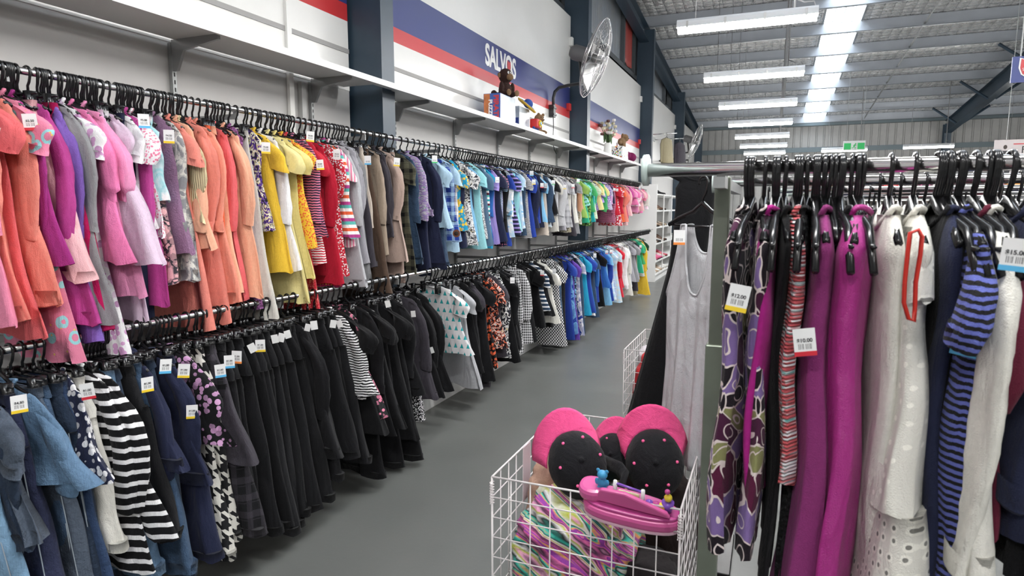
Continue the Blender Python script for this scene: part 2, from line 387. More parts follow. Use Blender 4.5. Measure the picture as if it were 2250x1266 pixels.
for i in range(19):
    y = 25.4 - 1.54 * i; z = roofz(y) - .005
    m_ = MB(); m_.box((WX - .4, y - .006, z - .24), (12.95, y, z)); m_.box((WX - .4, y - .09, z - .245), (12.95, y, z - .238)); m_.box((WX - .4, y - .09, z - .245), (12.95, y - .085, z - .22)); m_.box((WX - .4, y, z - .01), (12.95, y + .09, z))
    struct(m_.build('trim_%d' % (6 + i), PUR))
def slope_bar(name, x, y0, y1, dz, r, mat, label):
    o = MB().tube([(x, y0, roofz(y0) - dz), (x, y1, roofz(y1) - dz)], r).build(name, mat); return tag(o, label, 'rod')
slope_bar('bridging_rod', 2.78, -4.5, 25.3, .2, .02, GALV, 'thin grey bridging rod running across the purlins right of the skylight')
def ibeam(P0, P1, h, w_, t=.012, wdir=Vector((1, 0, 0))):
    P0 = Vector(P0); P1 = Vector(P1); ax = (P1 - P0).normalized(); wd = wdir; up = ax.cross(wd).normalized()
    m_ = MB()
    def slab(a0, a1, b0, b1):
        V = []
        for P in (P0, P1):
            for a, b in ((a0, b0), (a1, b0), (a1, b1), (a0, b1)): V.append(P + wd * a + up * b)
        m_.add(V, [(0, 1, 2, 3), (7, 6, 5, 4), (0, 4, 5, 1), (1, 5, 6, 2), (2, 6, 7, 3), (3, 7, 4, 0)])
    slab(-w_ / 2, w_ / 2, -h / 2, -h / 2 + t); slab(-w_ / 2, w_ / 2, h / 2 - t, h / 2); slab(-t / 2, t / 2, -h / 2, h / 2)
    return m_
o = empty('roof_rafter', (5.3, 25.6, 3.9)); RF = o
b_ = ibeam((5.3, 25.5, roofz(25.5) - .55), (5.3, 6.0, roofz(6) - .32), .42, .2).build('rafter_beam', STEEL); b_.parent = o; b_.matrix_parent_inverse = Matrix.Translation((-5.3, -25.6, -3.9))
for y in (24.1, 21.0, 17.9, 14.8):
    z = roofz(y)
    for sx in (-1, 1):
        b_ = MB().tube([(5.3 + sx * .08, y, z - .72), (5.3 + sx * .75, y, z - .22)], .035, 4).build('fly_brace', STEEL); b_.parent = o; b_.matrix_parent_inverse = Matrix.Translation((-5.3, -25.6, -3.9))
tag(o, 'dark blue steel roof rafter sloping down to the far wall at right', 'rafter')
o = ibeam((5.3, 25.6, 0), (5.3, 25.6, 4.3), .3, .2, wdir=Vector((1, 0, 0))).build('steel_column', STEEL); tag(o, 'dark blue steel column standing against the far wall under the rafter', 'column')
names = ['nearest dark blue steel column, between the plain wall and the striped wall', 'dark blue steel column right behind the large wall fan', 'dark blue steel column between the flower arrangement and the hanging coats', 'dark blue steel column just before the small distant fan', 'farthest dark blue steel column in the left corner']
for y, lb in zip(COLY, names):
    # H section: flanges face the aisle and the outside
    m_ = MB(); t = .014
    m_.box((WX + .25, y - .075, 0), (WX + .25 + t, y + .085, roofz(y) - .3)); m_.box((WX - .1, y - .075, 0), (WX - .1 + t, y + .085, roofz(y) - .3)); m_.box((WX - .09, y - .06, 0), (WX + .26, y - .045, roofz(y) - .3))
    tag(m_.build('steel_column', STEEL), lb, 'column')
rnames = ['dark blue steel rafter above the nearest wall column', 'dark blue steel rafter above the column behind the fan', 'dark blue roof rafter above the third wall column', 'dark blue roof rafter above the fourth wall column', 'dark blue roof rafter in the far left corner']
o = ibeam((WX + .05, -4.5, roofz(-4.5) - .42), (WX + .05, 25.6, roofz(25.6) - .42), .3, .2).build('roof_edge_beam', STEEL)
tag(o, 'long dark blue edge beam carrying the roof above the left wall', 'beam')

# shelf on brackets with slotted uprights
SHZ = 2.385
mb = MB()
x0, x1 = WX + .04, -2.45
ys = [0.2] + [c for c in COLY[:3]] + [14.45]
mb.box((x1 - .1, .2, SHZ - .02), (x1 - .018, 13.0, SHZ)); mb.box((x1 - .018, .2, SHZ - .036), (x1, 13.0, SHZ + .001))
seg = [(.2, 3.75), (4.0, 9.14), (9.4, 13.0)]
for a, b in seg: mb.box((x0, a, SHZ - .02), (x1 - .1, b, SHZ))
sh = mb.build('wall_shelf', WHITEP); tag(sh, 'long white wall shelf running above the upper clothes rail', 'shelf')
UPY = [2.40, 3.44, 4.43, 5.47, 6.5, 7.49, 8.57, 9.62, 10.6, 11.6, 12.6]
UPY = [1.4] + UPY
def bracket():
    e = empty('shelf_bracket', (0, 0, 0))
    MB().box((0, -.012, .0), (.022, .012, 2.35)).build('upright', GALV, e)
    sl = MB()
    for i in range(60): sl.box((.0215, -.004, .08 + i * .037), (.0225, .004, .1 + i * .037))
    sl.build('slots', plain('slot_black', (.03, .03, .03), .8), e)
    MB().prism([(.022, SHZ - .02), (.33, SHZ - .02), (.33, SHZ - .045), (.1, SHZ - .075), (.05, SHZ - .17), (.022, SHZ - .17)], -.008, .008, 1).build('bracket_arm', plain('bracket_grey', (.3, .3, .3), .4, .5), e)
    return e
for i, y in enumerate(UPY):
    o = bracket() if i == 0 else copy_tree(br0)
    if i == 0: br0 = o
    o.location = (WX, y, 0)
    tag(o, 'grey slotted upright with shelf bracket on the left wall under the white shelf', 'bracket', 'shelf brackets along the left wall')
# conduit + switch on shelf
o = MB().box((WX, 3.33, 0), (WX + .03, 3.37, 2.33)).build('conduit', plain('grey_conduit', (.42, .42, .41), .5)); tag(o, 'grey cable conduit running down the wall beside the panel joint', 'conduit')
o = empty('power_socket', (WX + .05, 3.72, SHZ)); MB().box((-.03, -.10, .0), (.0, .03, .07)).build('socket_plate', WHITEP, o, bevel=.005); MB().tube([(0, -.01, .035), (.012, -.01, .035)], .02, 12).build('socket_button', WHITEP, o)
tag(o, 'white power socket box on the shelf beside the nearest blue column', 'socket')
o = empty('fire_call_box', (WX, 3.66, 3.17)); MB().box((0, -.07, -.05), (.05, .07, .07)).build('red_housing', plain('red_plastic', (.6, .03, .03), .35), o, bevel=.006); MB().tube([(.05, .0, 0), (.065, .0, 0)], .03, 12).build('call_button', plain('dark_red', (.3, .02, .02), .3), o)
tag(o, 'small red alarm box on the wall left of the nearest column, at top edge', 'alarm box')
for y, lb in ((9.2, 'small white junction box on panel edge beside the fan'), (14.5, 'small white junction box on panel edge left of the third column'), (19.85, 'small white junction box left of the fourth column')):
    o = MB().box((WX, y - .1, 3.85), (WX + .05, y - .02, 3.97)).build('junction_box', WHITEP, bevel=.006); tag(o, lb, 'box')
for y, lb in ((9.1, 'small red bell box on the red stripe behind the fan column'), (14.42, 'small red bell box on the red stripe beside the third column')):
    o = MB().box((WX, y - .09, 2.93), (WX + .05, y, 3.03)).build('alarm_box', plain('red_plastic', (.6, .03, .03), .35), bevel=.006); tag(o, lb, 'alarm box')

# painted lettering
WT = plain('white_lettering', (.85, .84, .83), .4); RD = plain('shield_red', (.55, .04, .05), .4)
pa = onp(1066, 130, 0, WX); pb = onp(1133, 160, 0, WX)
cy = (pa.y + pb.y) / 2
sg = empty('wall_lettering', (WX + .001, cy, 3.11)); RX = (PI / 2, 0, PI / 2)
lw = pb.y - pa.y
t = text_obj('main_letters', 'SALVOS', .30, WT, sg, (0, 0, -.005), RX, .003, bold=.009)
t.scale.x = lw / max(.01, t.dimensions.x)
shd = MB().prism([(-.04, .06), (.0, .045), (.04, .06), (.045, -.01), (0, -.07), (-.045, -.01)], .0, .006, 0).build('shield', RD, sg); shd.location = (.002, lw * .245, 0); 
text_obj('sub_letters', 'STORES', .085, WT, sg, (0, .18, -.215), RX, .003, bold=.002)
tag(sg, 'white painted lettering on the blue and red wall stripe behind the plush monkey', 'lettering')

# ================================================================== LAMPS
DIFF = plain('lit_diffuser', (.9, .9, .9), .4, emit=LAMP)
LBODY = plain('lamp_body_grey', (.7, .72, .74), .4)
def batten(length=1.24):
    e = empty('batten_light', (0, 0, 0)); h = length / 2
    MB().prism([(-.055, .0), (-.05, .05), (-.025, .075), (.025, .075), (.05, .05), (.055, .0)], -h, h, 0).build('housing', LBODY, e)
    MB().prism([(-.052, 0), (.052, 0), (.045, -.03), (.025, -.05), (-.025, -.05), (-.045, -.03)], -h + .01, h - .01, 0).build('diffuser', DIFF, e)
    for t in (-.42, -.14, .14, .42):
        c = MB()
        for s_ in (-1, 1): c.box((t * length - .01, s_ * .055 - .004, -.012), (t * length + .01, s_ * .055 + .004, .05))
        c.box((t * length - .01, -.057, .045), (t * length + .01, .057, .052)); c.build('clip', plain('clip_steel', (.6, .6, .6), .3, .8), e)
    return e
rows = [(-.32, 6.56 + 2.6 * i, 3.26) for i in range(7)] + [(-.32, 6.56 - 2.6 * i, 3.26) for i in (1, 2, 3)]
rows[1:1] = []
far = [(1.93, 21.9, 3.26), (4.05, 21.6, 3.26), (6.4, 21.6, 3.26), (3.3, 1.0, 3.4), (3.3, -2.0, 3.4), (6.4, 2.0, 3.4), (3.3, -4.0, 3.4), (3.3, 3.8, 3.4), (3.3, 6.4, 3.4), (3.3, 9.0, 3.4), (6.4, 5.0, 3.4), (6.4, 8.4, 3.4), (6.4, 12.0, 3.4), (6.4, 15.6, 3.4), (9.6, 6.0, 3.4), (9.6, 12, 3.4), (9.6, 18, 3.4)]  # visible far-end lamps first; the rest are unseen, added to fill shadows
lab = {0: 'nearest and largest hanging fluorescent batten in the main row', 1: 'second fluorescent batten in the main row from the front', 2: 'third fluorescent batten in the main row from the front',
       3: 'fourth fluorescent batten in the main row from the front', 4: 'fifth fluorescent batten, third from the far end of the row', 5: 'second last fluorescent batten of the main row', 6: 'last fluorescent batten of the main row near the far wall',
       10: 'far hanging fluorescent batten directly under the green exit sign', 11: 'far hanging fluorescent batten in front of the steel column', 12: 'far fluorescent batten peeking out beside the hanging advertising sign'}
bt0 = None
for i, (x, y, z) in enumerate(rows + far):
    o = batten() if bt0 is None else copy_tree(bt0)
    if bt0 is None: bt0 = o
    o.location = (x, y, z)
    tag(o, lab.get(i, 'unseen lit fluorescent batten, added on chains outside the picture'), 'ceiling light', 'hanging fluorescent battens')
    zt = roofz(y) - .05 - z
    hs = MB()
    for sx, r_ in ((-.45, .004), (.42, .011)): hs.tube([(sx, 0, .07), (sx, 0, zt)], r_, 5)
    hs.tube([(.42, 0, .16), (.5, 0, .12), (.58, 0, .12), (.6, 0, .06)], .006, 5)
    hs.build('hanging_chain', plain('chain_grey', (.6, .6, .6), .4, .3), o)

# exit sign, hanging signs
p = onp(1877, 320, 1, 20)
o = empty('exit_sign', p); MB().box((-.27, 0, -.13), (.27, .06, .13)).build('sign_box', WHITEP, o)
GREEN = plain('exit_green', (.02, .5, .12), .4, emit=0); 
for a, b in ((-.25, -.08), (.08, .25)): MB().box((a, -.006, -.1), (b, 0, .07)).build('green_panel', GREEN, o)
rm = MB().ell((.03, -.008, .05), (.018, .004, .018), 8, 5); rm.tube([(.015, -.008, .03), (-.01, -.008, -.03)], .016, 5); rm.tube([(-.01, -.008, -.03), (.03, -.008, -.05), (.02, -.008, -.09)], .01, 5); rm.tube([(-.01, -.008, -.03), (-.03, -.008, -.06), (-.06, -.008, -.06)], .01, 5); rm.tube([(.01, -.008, .02), (.05, -.008, 0)], .008, 5); rm.tube([(.01, -.008, .02), (-.03, -.008, 0)], .008, 5)
rm.build('running_figure', GREEN, o); tb = MB()
for s_ in (-.2, .2): tb.tube([(s_, .03, .13), (s_, .03, roofz(20) - p.z - .0)], .006, 5)
tb.build('suspension_rod', GALV, o)
tag(o, 'green and white exit sign with running figure hanging near far wall', 'exit sign')
p = onp(2186, 308, 1, 12.0)
o = empty('hanging_sign', p); MB().box((0, 0, -.62), (1.6, .02, 0)).build('sign_board', plain('pale_sign', (.55, .5, .5), .5), o)
DK = plain('sign_ink', (.02, .02, .025), .5)
text_obj('sign_lettering', 'Fashion', .15, DK, o, (.34, -.003, -.16), (PI / 2, 0, 0), .002, align='LEFT'); text_obj('sign_lettering', 'Reinvented', .15, DK, o, (.24, -.003, -.29), (PI / 2, 0, 0), .002, align='LEFT')
MB().box((.24, -.005, -.075), (1.2, 0, -.06)).build('sign_rule', RD, o)
f_ = MB(); f_.ell((.14, -.003, -.11), (.025, .003, .033), 10, 6); f_.build('printed_head', plain('printed_dark', (.05, .035, .03), .6), o)
f_ = MB(); f_.prism([(.03, -.32), (.06, -.2), (.11, -.165), (.17, -.165), (.24, -.22), (.25, -.33), (.2, -.6), (.08, -.6)], -.004, 0, 1); f_.build('printed_torso', DK, o)
tb = MB(); 
for s_ in (.15, 1.4): tb.tube([(s_, .01, 0), (s_, .01, roofz(12) - p.z - .1)], .005, 5)
tb.build('suspension_wire', GALV, o)
tag(o, 'pale hanging advertising sign with printed person and script lettering at right', 'sign')
p = onp(2226, 125, 1, 6.0)
o = empty('shop_sign', p); bl = plain('sign_blue', (.03, .05, .22), .4)
MB().box((0, 0, -.19), (.5, .02, 0)).build('sign_board', bl, o)
def shieldpoly(w_, h_): return [(-w_, h_), (-w_ * .5, h_ * .82), (0, h_ * .9), (w_ * .5, h_ * .82), (w_, h_), (w_ * 1.05, .1 * h_), (w_ * .8, -.5 * h_), (0, -h_), (-w_ * .8, -.5 * h_), (-w_ * 1.05, .1 * h_)]
s1 = MB().prism(shieldpoly(.072, .082), -.004, 0, 1).build('shield_border', WT, o); s1.location = (.115, 0, -.092)
s2 = MB().prism(shieldpoly(.062, .072), -.008, -.003, 1).build('shield', RD, o); s2.location = (.115, 0, -.092)
for i, tx in enumerate(('THE', 'SALVATION', 'ARMY')): text_obj('shield_lettering', tx, .03 if i else .026, WT, o, (.115, -.009, -.062 - .03 * i), (PI / 2, R(-8), 0), .001, sx=.65 if i == 1 else 1)
MB().tube([(.05, .01, 0), (.05, .01, 2.9)], .005, 5).build('suspension_wire', GALV, o)
tag(o, 'dark blue hanging sign with red shield at the right picture edge', 'sign')

# ================================================================== WALL FAN
def fan():
    e = empty('wall_fan')
    C = Vector((.62, .0, .62)); N = Vector((.93, .10, -.33)).normalized()     # bracket at origin, disc centre C
    q = N.to_track_quat('Z', 'Y').to_matrix().to_4x4(); M = Matrix.Translation(C) @ q
    RR = .50
    cg = MB()
    for k in range(40):
        g = 2 * PI * k / 40; pts = []
        for (r_, z_) in ((.07, .13), (.22, .115), (.38, .075), (.48, .02), (.5, -.0)): pts.append(M @ Vector((r_ * math.cos(g), r_ * math.sin(g), z_)))
        for (r_, z_) in ((.48, -.03), (.36, -.07), (.2, -.09), (.06, -.1)): pts.append(M @ Vector((r_ * math.cos(g), r_ * math.sin(g), z_)))
        cg.tube(pts, .0022, 4)
    for r_, z_, w_ in ((.5, 0, .007), (.34, .09, .003), (.2, .12, .003), (.07, .13, .004), (.34, -.075, .003), (.2, -.09, .003)):
        cg.tube([M @ Vector((r_ * math.cos(2 * PI * k / 40), r_ * math.sin(2 * PI * k / 40), z_)) for k in range(40)], w_, 5, closed=True)
    cg.build('cage', CHROME, e, True)
    for k in range(3):
        V = []; 
        for i in range(9):
            for j in range(5):
                r_ = .06 + .37 * i / 8; a = (j / 4 - .5) * (1.35 - .35 * i / 8) + k * 2 * PI / 3
                V.append(M @ Vector((r_ * math.cos(a), r_ * math.sin(a), (j / 4 - .5) * .09)))
        b_ = MB().add(V, [(i * 5 + j, i * 5 + j + 1, (i + 1) * 5 + j + 1, (i + 1) * 5 + j) for i in range(8) for j in range(4)]).build('fan_blade', plain('fan_blade_metal', (.45, .45, .45), .3, .7), e, True)
        b_.modifiers.new('s', 'SOLIDIFY').thickness = .003
    MB().tube([M @ Vector((0, 0, -.05)), M @ Vector((0, 0, .1))], .05, 14).build('hub', plain('fan_hub', (.3, .3, .3), .4, .5), e, True)
    dk = plain('fan_black', (.02, .021, .023), .4)
    MB().tube([M @ Vector((0, 0, -.09)), M @ Vector((0, 0, -.13)), M @ Vector((0, 0, -.3)), M @ Vector((0, 0, -.35))], [.07, .1, .1, .06], 16).build('motor', plain('motor_grey', (.12, .12, .125), .5), e, True)
    back = M @ Vector((0, 0, -.22))
    MB().tube([(.05, 0, -.05), (.05, 0, .16), (.07, 0, .24), (.13, 0, .29), (.25, 0, .31), (back.x + .02, back.y, .32), (back.x + .03, back.y, .40), (back.x, back.y, back.z - .05)], .021, 10).build('arm', dk, e, True)
    MB().box((0, -.045, -.09), (.07, .045, .07)).box((.03, -.06, .02), (.08, .06, .045)).box((.03, -.06, -.07), (.08, .06, -.045)).build('wall_bracket', dk, e, bevel=.004)
    MB().tube([(.05, 0, -.09), (.055, .0, -.2), (.04, .02, -.4), (.06, .03, -.52), (.08, .06, -.57)], .006, 6).build('power_cord', dk, e, True)
    return e
pf = onp(1208, 243, 0, WX); f1 = fan(); f1.location = (WX, pf.y, pf.z); tag(f1, 'large caged fan on a curved black arm above the wall shelf', 'fan')
f2 = copy_tree(f1, (WX + .1, 18.9, 2.76)); tag(f2, 'small distant caged fan beyond the hanging coats', 'fan')

# ================================================================== GARMENTS
COL = dict(
 coral=(.72, .13, .14), salmon=(.76, .24, .19), rose=(.72, .22, .34), magenta=(.42, .05, .24), purplemag=(.33, .03, .2), palepink=(.75, .42, .44), crimson=(.48, .01, .1), purple=(.2, .11, .42),
 bubblegum=(.78, .2, .42), pink=(.76, .28, .48), lilac=(.60, .33, .56), palelilac=(.62, .48, .6), navy=(.016, .02, .05), white=(.78, .77, .78), peach=(.8, .42, .28), cream=(.78, .66, .4), orange=(.75, .13, .05), ltcoral=(.8, .28, .2),
 orchid=(.46, .16, .44), yellow=(.80, .52, .05), paleyellow=(.76, .66, .3), lemon=(.78, .66, .26), red=(.52, .02, .04), cherry=(.42, .01, .03), raspberry=(.38, .02, .1), ltgrey=(.42, .42, .44), grey=(.34, .33, .36), midgrey=(.25, .25, .26),
 charcoal=(.045, .04, .05), beige=(.5, .43, .37), taupe=(.33, .26, .2), brown=(.08, .05, .035), rosebeige=(.46, .34, .29), olive=(.09, .09, .06), blue=(.03, .13, .42), royal=(.02, .05, .3), skyblue=(.2, .45, .68), ltblue=(.42, .6, .74),
 aqua=(.3, .62, .66), teal=(.02, .36, .38), turquoise=(.02, .3, .5), black=(.0045, .0045, .0055), offblack=(.008, .008, .0095), tan=(.5, .26, .15), green=(.06, .35, .12), lime=(.3, .5, .12), emerald=(.03, .38, .22), darkgreen=(.01, .05, .025),
 violet=(.12, .05, .33), lavender=(.34, .26, .6), periwinkle=(.11, .13, .40), offwhite=(.62, .6, .55), denim=(.022, .045, .085), ltdenim=(.085, .15, .235), mididenim=(.035, .065, .115), dkdenim=(.012, .022, .042), greydenim=(.05, .065, .09), paledenim=(.15, .26, .38), indigo=(.02, .04, .09), plum=(.22, .03, .14), fuchsia=(.36, .015, .2), burgundy=(.11, .012, .03), silver=(.5, .5, .52), ivory=(.7, .68, .62), khaki=(.32, .28, .18))
NAMEC = dict(purplemag='purple magenta', palepink='pale pink', palelilac='pale lilac', ltcoral='light coral', paleyellow='pale yellow', ltgrey='light grey', midgrey='mid grey', rosebeige='rose beige', skyblue='sky blue', ltblue='light blue',
 offblack='soft black', darkgreen='dark green', offwhite='off-white', ltdenim='light', paledenim='pale blue', mididenim='mid blue', dkdenim='dark blue', greydenim='grey blue', denim='blue')
def interp(tab, v):
    for (a, x), (b, y) in zip(tab, tab[1:]):
        if v <= b: return x + (y - x) * (v - a) / (b - a + 1e-9)
    return tab[-1][1]
def shell(secs, nu=26, fold=0.0, nf=5, ph=0.0, sq=.75, lean=0.0, curl=0.0, lip=.025, wob=.006):
    """closed cross-sections (z, cx, hw, ht) from top to hem; cloth folds deepen towards the hem"""
    V = []; n = len(secs); rnd = random.Random(ph * 1000)
    p1, p2, p3 = rnd.uniform(0, 6), rnd.uniform(0, 6), rnd.uniform(0, 6)
    z0, z1 = secs[0][0], secs[-1][0]
    for j, (z, cx_, hw, ht) in enumerate(secs):
        v = (z0 - z) / (z0 - z1 + 1e-9); A = fold * v ** 1.2
        for i in range(nu):
            a = 2 * PI * i / nu; ca, sa = math.cos(a), math.sin(a)
            x = math.copysign(abs(ca) ** sq, ca) * hw; y = math.copysign(abs(sa) ** sq, sa) * ht
            f_ = math.sin(nf * a + p1 + 1.6 * v) * .6 + math.sin((nf * 1.7) * a + p2 - 1.1 * v) * .4
            f_ = f_ * .5 + .75 * (.64 - abs(math.sin(nf * .5 * a + p3 + v * (1.5 * math.sin(p1)))))
            y += A * f_ * (1 if abs(sa) > .2 else .5); x += A * .7 * math.sin(nf * a + p3) * abs(ca)
            y += curl * v * (x / max(hw, .01)) + wob * math.sin(9 * v + p2 + x * 12) * min(1, 3 * v)
            V.append((x + cx_ + lean * v ** 1.3, y, z + .006 * math.sin(nf * a + p3) * v))
    F = [(j * nu + i, (j + 1) * nu + i, (j + 1) * nu + (i + 1) % nu, j * nu + (i + 1) % nu) for j in range(n - 1) for i in range(nu)]
    F.append(tuple(range(nu))[::-1])
    V += V[-nu:]; k = len(V); last = V[-nu:]; cx_ = sum(p[0] for p in last) / nu; cy_ = sum(p[1] for p in last) / nu
    for p in last: V.append((cx_ + (p[0] - cx_) * .86, cy_ + (p[1] - cy_) * .6, p[2] + lip))
    F += [(k - nu + i, k + i, k + (i + 1) % nu, k - nu + (i + 1) % nu) for i in range(nu)]; F.append(tuple(k + i for i in range(nu)))
    return V, F
def sleeve(side, w_, z_, L, r0, r1, out, fwd, n=11, nu=12, seed=0, puff=0.0, gather=0.0):
    rnd = random.Random(seed); P = []; Rr = []
    for j in range(n):
        v = j / (n - 1); x = w_ - .035 + out * math.sin(min(1, v * 2) * PI / 2) + .01 * math.sin(5 * v + seed); y = fwd * v * v; z = z_ - L * v
        P.append(Vector((side * x, y, z))); r_ = (r0 + (r1 - r0) * v + puff * math.sin(PI * v) ** 1.5) * (.38 + .62 * min(1, (v * L / .07 + .05)) ** .6) + .002 * math.sin(13 * v + seed)
        if gather and v > .86: r_ *= gather
        Rr.append(r_)
    V = []
    for j, (p, r_) in enumerate(zip(P, Rr)):
        for i in range(nu):
            a = 2 * PI * i / nu; rr = r_ * (1 + .055 * (1 - 2 * abs(math.sin(11 * j / n * (L / .3) + 2 * a + seed))) * (1 if n > 8 else 0) + .12 * math.sin(3 * a + 2.2 * j / n + seed) + .09 * (1 - 2 * abs(math.sin(2.5 * a + 1.5 * j / n + seed))))
            V.append((p.x + rr * .95 * math.cos(a), p.y + rr * .42 * math.sin(a), p.z + .45 * r_ * math.cos(a) * side * (-1) * (1 - .5 * j / n)))
    F = [(j * nu + i, (j + 1) * nu + i, (j + 1) * nu + (i + 1) % nu, j * nu + (i + 1) % nu) for j in range(n - 1) for i in range(nu)]
    F.append(tuple(range(nu))[::-1]); V += V[-nu:]; k = len(V); p = P[-1]
    for i in range(nu):
        q = V[k - nu + i]; V.append((p.x + (q[0] - p.x) * .8, p.y + (q[1] - p.y) * .8, q[2] + .03))
    F += [(k - nu + i, k + i, k + (i + 1) % nu, k - nu + (i + 1) % nu) for i in range(nu)]; F.append(tuple(k + i for i in range(nu)))
    return V, F, P[-1], Rr[-1]
SLEEVES = dict(tee=.15, top=.40, jumper=.42, hoodie=.42, jacket=.42, shirt=.17, blouse=.3, dress=.15, cardigan=.42, vest=0, gown=0, romper=.12, coat=.5, longshirt=.42)
GNAME = dict(tee='t_shirt', top='long_sleeve_tee', jumper='jumper', hoodie='hoodie', jacket='jacket', shirt='short_sleeve_shirt', blouse='blouse', dress='dress', cardigan='cardigan', vest='vest', gown='sleeveless_dress', romper='romper', coat='coat', longshirt='long_sleeve_shirt',
             pants='trousers', jeans='jeans', leggings='leggings', shorts='shorts', skirt='skirt', tutu='tutu_skirt', track='track_pants')
PANTS = ('pants', 'jeans', 'leggings', 'shorts', 'track')
def garment(kind, mat, L, w_=.17, t0=.018, t1=.03, flare=1.15, lean=.06, detail=True, seed=0, fold=None, cuffmat=None, curl=None, topz=-.098, slen=None, fwd=None, cufflen=.045, swid=1.0):
    """garment hanging from the origin (the rail), local +x towards the aisle"""
    rnd = random.Random(seed * 7 + 3); e = empty(GNAME[kind]); nu = 26 if detail else 14; nr = 20 if detail else 9
    cuffmat = cuffmat or mat; curl = rnd.uniform(-.012, .012) if curl is None else curl; fold = (.019 if detail else .014) if fold is None else fold
    if kind in PANTS:
        hw = w_ * .88; top = -.115; wl = min(.2, L * .3)
        sec = [(top, 0, hw * .8, t0), (top - .035, 0, hw * .82, t0 * 1.1), (top - wl * .6, 0, hw * .98, t0 * 1.4), (top - wl, 0, hw, t0 * 1.3)]
        V, F = shell(sec, nu, fold * .4, 4, seed, .6, lean * .2); mesh_obj('hip_panel', V, F, mat, e)
        V, F = shell([(top + .004, 0, hw * .81 + .003, t0 + .003), (top - .03, 0, hw * .83 + .003, t0 * 1.1 + .003)], nu, 0, 4, seed, .6, 0, lip=.008); mesh_obj('waistband', V, F, cuffmat, e)
        fl = {'leggings': .55, 'track': .8, 'jeans': .95, 'pants': 1.05, 'shorts': 1.15}[kind] * (flare / 1.15)
        for sd in (-1, 1):
            secs = []
            for j in range(nr):
                v = j / (nr - 1); secs.append((top - wl * .75 - (L - wl * .75) * v, sd * hw * .48 + (lean * (.2 + .8 * v) if 1 else 0) - lean * 0, hw * .52 * (1 + (fl - 1) * v), t0 * 1.1 + (t1 - t0) * v))
            V, F = shell(secs, max(12, nu - 8), fold, 3, seed + sd * .37 + 1.1, .8, .0, curl * .5); lg = mesh_obj('leg', V, F, mat, e)
            if detail and kind == 'jeans' and sd > 0:
                MB().tube([(cx_ + h_ * .80 + .004, -t_ * .62 - .003, z_) for z_, cx_, h_, t_ in secs], .0016, 4).build('side_seam', plain('seam_thread', (.3, .34, .38), .8), lg)
            if detail and kind in ('track', 'pants', 'jeans') and L > .5:
                z_, cx_, h_, t_ = secs[-1]; cu = [(z_ + .03, cx_, h_ + .003, t_ + .003), (z_ - .004, cx_ + .002, (h_ + .004) * (.82 if kind == 'track' else 1), t_ + .003)]
                V, F = shell(cu, 16, fold * .8, 3, seed + sd * .37 + 1.1, .8, 0, curl * .5); mesh_obj('hem', V, F, cuffmat, lg)
        return e
    secs = []
    if kind in ('skirt', 'tutu'):
        top = -.115
        prof = [(0, .8), (.1, .85), (.3, 1.0), (1, flare * 1.15)]
        for j in range(nr):
            v = j / (nr - 1); f_ = 1.0
            if kind == 'tutu': f_ = 1 + .35 * math.sin(v * PI * .6)
            secs.append((top - L * v, 0, w_ * .85 * interp(prof, v) * f_, (t0 + (t1 * 1.5 - t0) * v) * f_))
        V, F = shell(secs, nu, (.028 if kind == 'tutu' else .016), 7, seed, .85, lean, curl); mesh_obj('skirt_panel', V, F, mat, e)
        V, F = shell([(top + .004, 0, w_ * .69, t0 + .004), (top - .03, 0, w_ * .71, t0 + .004)], nu, 0, 4, seed, .85, 0, lip=.008); mesh_obj('waistband', V, F, cuffmat, e)
        return e
    sh = -.055
    waist = {'dress': .86, 'gown': .84}.get(kind, .97); nk = .07 if kind not in ('vest', 'gown') else .1
    prof = [(0, nk), (.012, nk + .01), (.04, w_ * .82), (.075, w_ * .98), (.16, w_ * (.9 if kind in ('vest', 'gown') else 1)), (.35 if kind in ('dress', 'gown') else .5, w_ * waist), (1, w_ * flare)]
    vz = [(0, 0), (.012, .008), (.04, .028), (.075, .055), (.16, .12 if L > .3 else .09), (1, L)]
    vs = [0, .012, .025, .04, .055, .075, .1, .13, .16] + [.16 + .84 * (j + 1) / nr for j in range(nr)]
    if not detail: vs = [0, .025, .05, .075, .16] + [.16 + .84 * (j + 1) / nr for j in range(nr)]
    for v in vs:
        t_ = t0 * (.55 + .45 * min(1, v / .1)) + (t1 - t0) * v
        secs.append((topz - interp(vz, v), 0, interp(prof, v), t_))
    V, F = shell(secs, nu, fold * (1.5 if kind in ('dress', 'gown') else 1), 5 if kind not in ('dress', 'gown') else 8, seed, .8, lean, curl, wob=.006 if L < .8 else .003); bd = mesh_obj('body', V, F, mat, e)
    if detail:
        pts = [Vector((.072 * math.cos(g), (t0 * .7) * math.sin(g), topz + .003 + .012 * abs(math.cos(g)) - (.03 if math.sin(g) < 0 else 0) * abs(math.sin(g)))) for g in [2 * PI * q / 20 for q in range(20)]]
        MB().tube(pts, .006, 5, closed=True).build('hood' if False else 'collar', cuffmat, e, True)
        z_, cx_, h_, t_ = secs[-1]
        if kind in ('jumper', 'hoodie', 'jacket'):
            V, F = shell([(z_ + .045, lean * .9, h_ * .99, t_ + .003), (z_ - .004, lean, h_ * .93, t_)], nu, fold * .8, 5, seed, .8, 0, 0); mesh_obj('hem_band', V, F, cuffmat, e)
    if kind == 'hoodie' and detail:
        MB().ell((0, .028, topz - .045), (.085, .022, .07), 14, 8).build('hood', mat, e, True)
    sl = SLEEVES[kind] if slen is None else slen
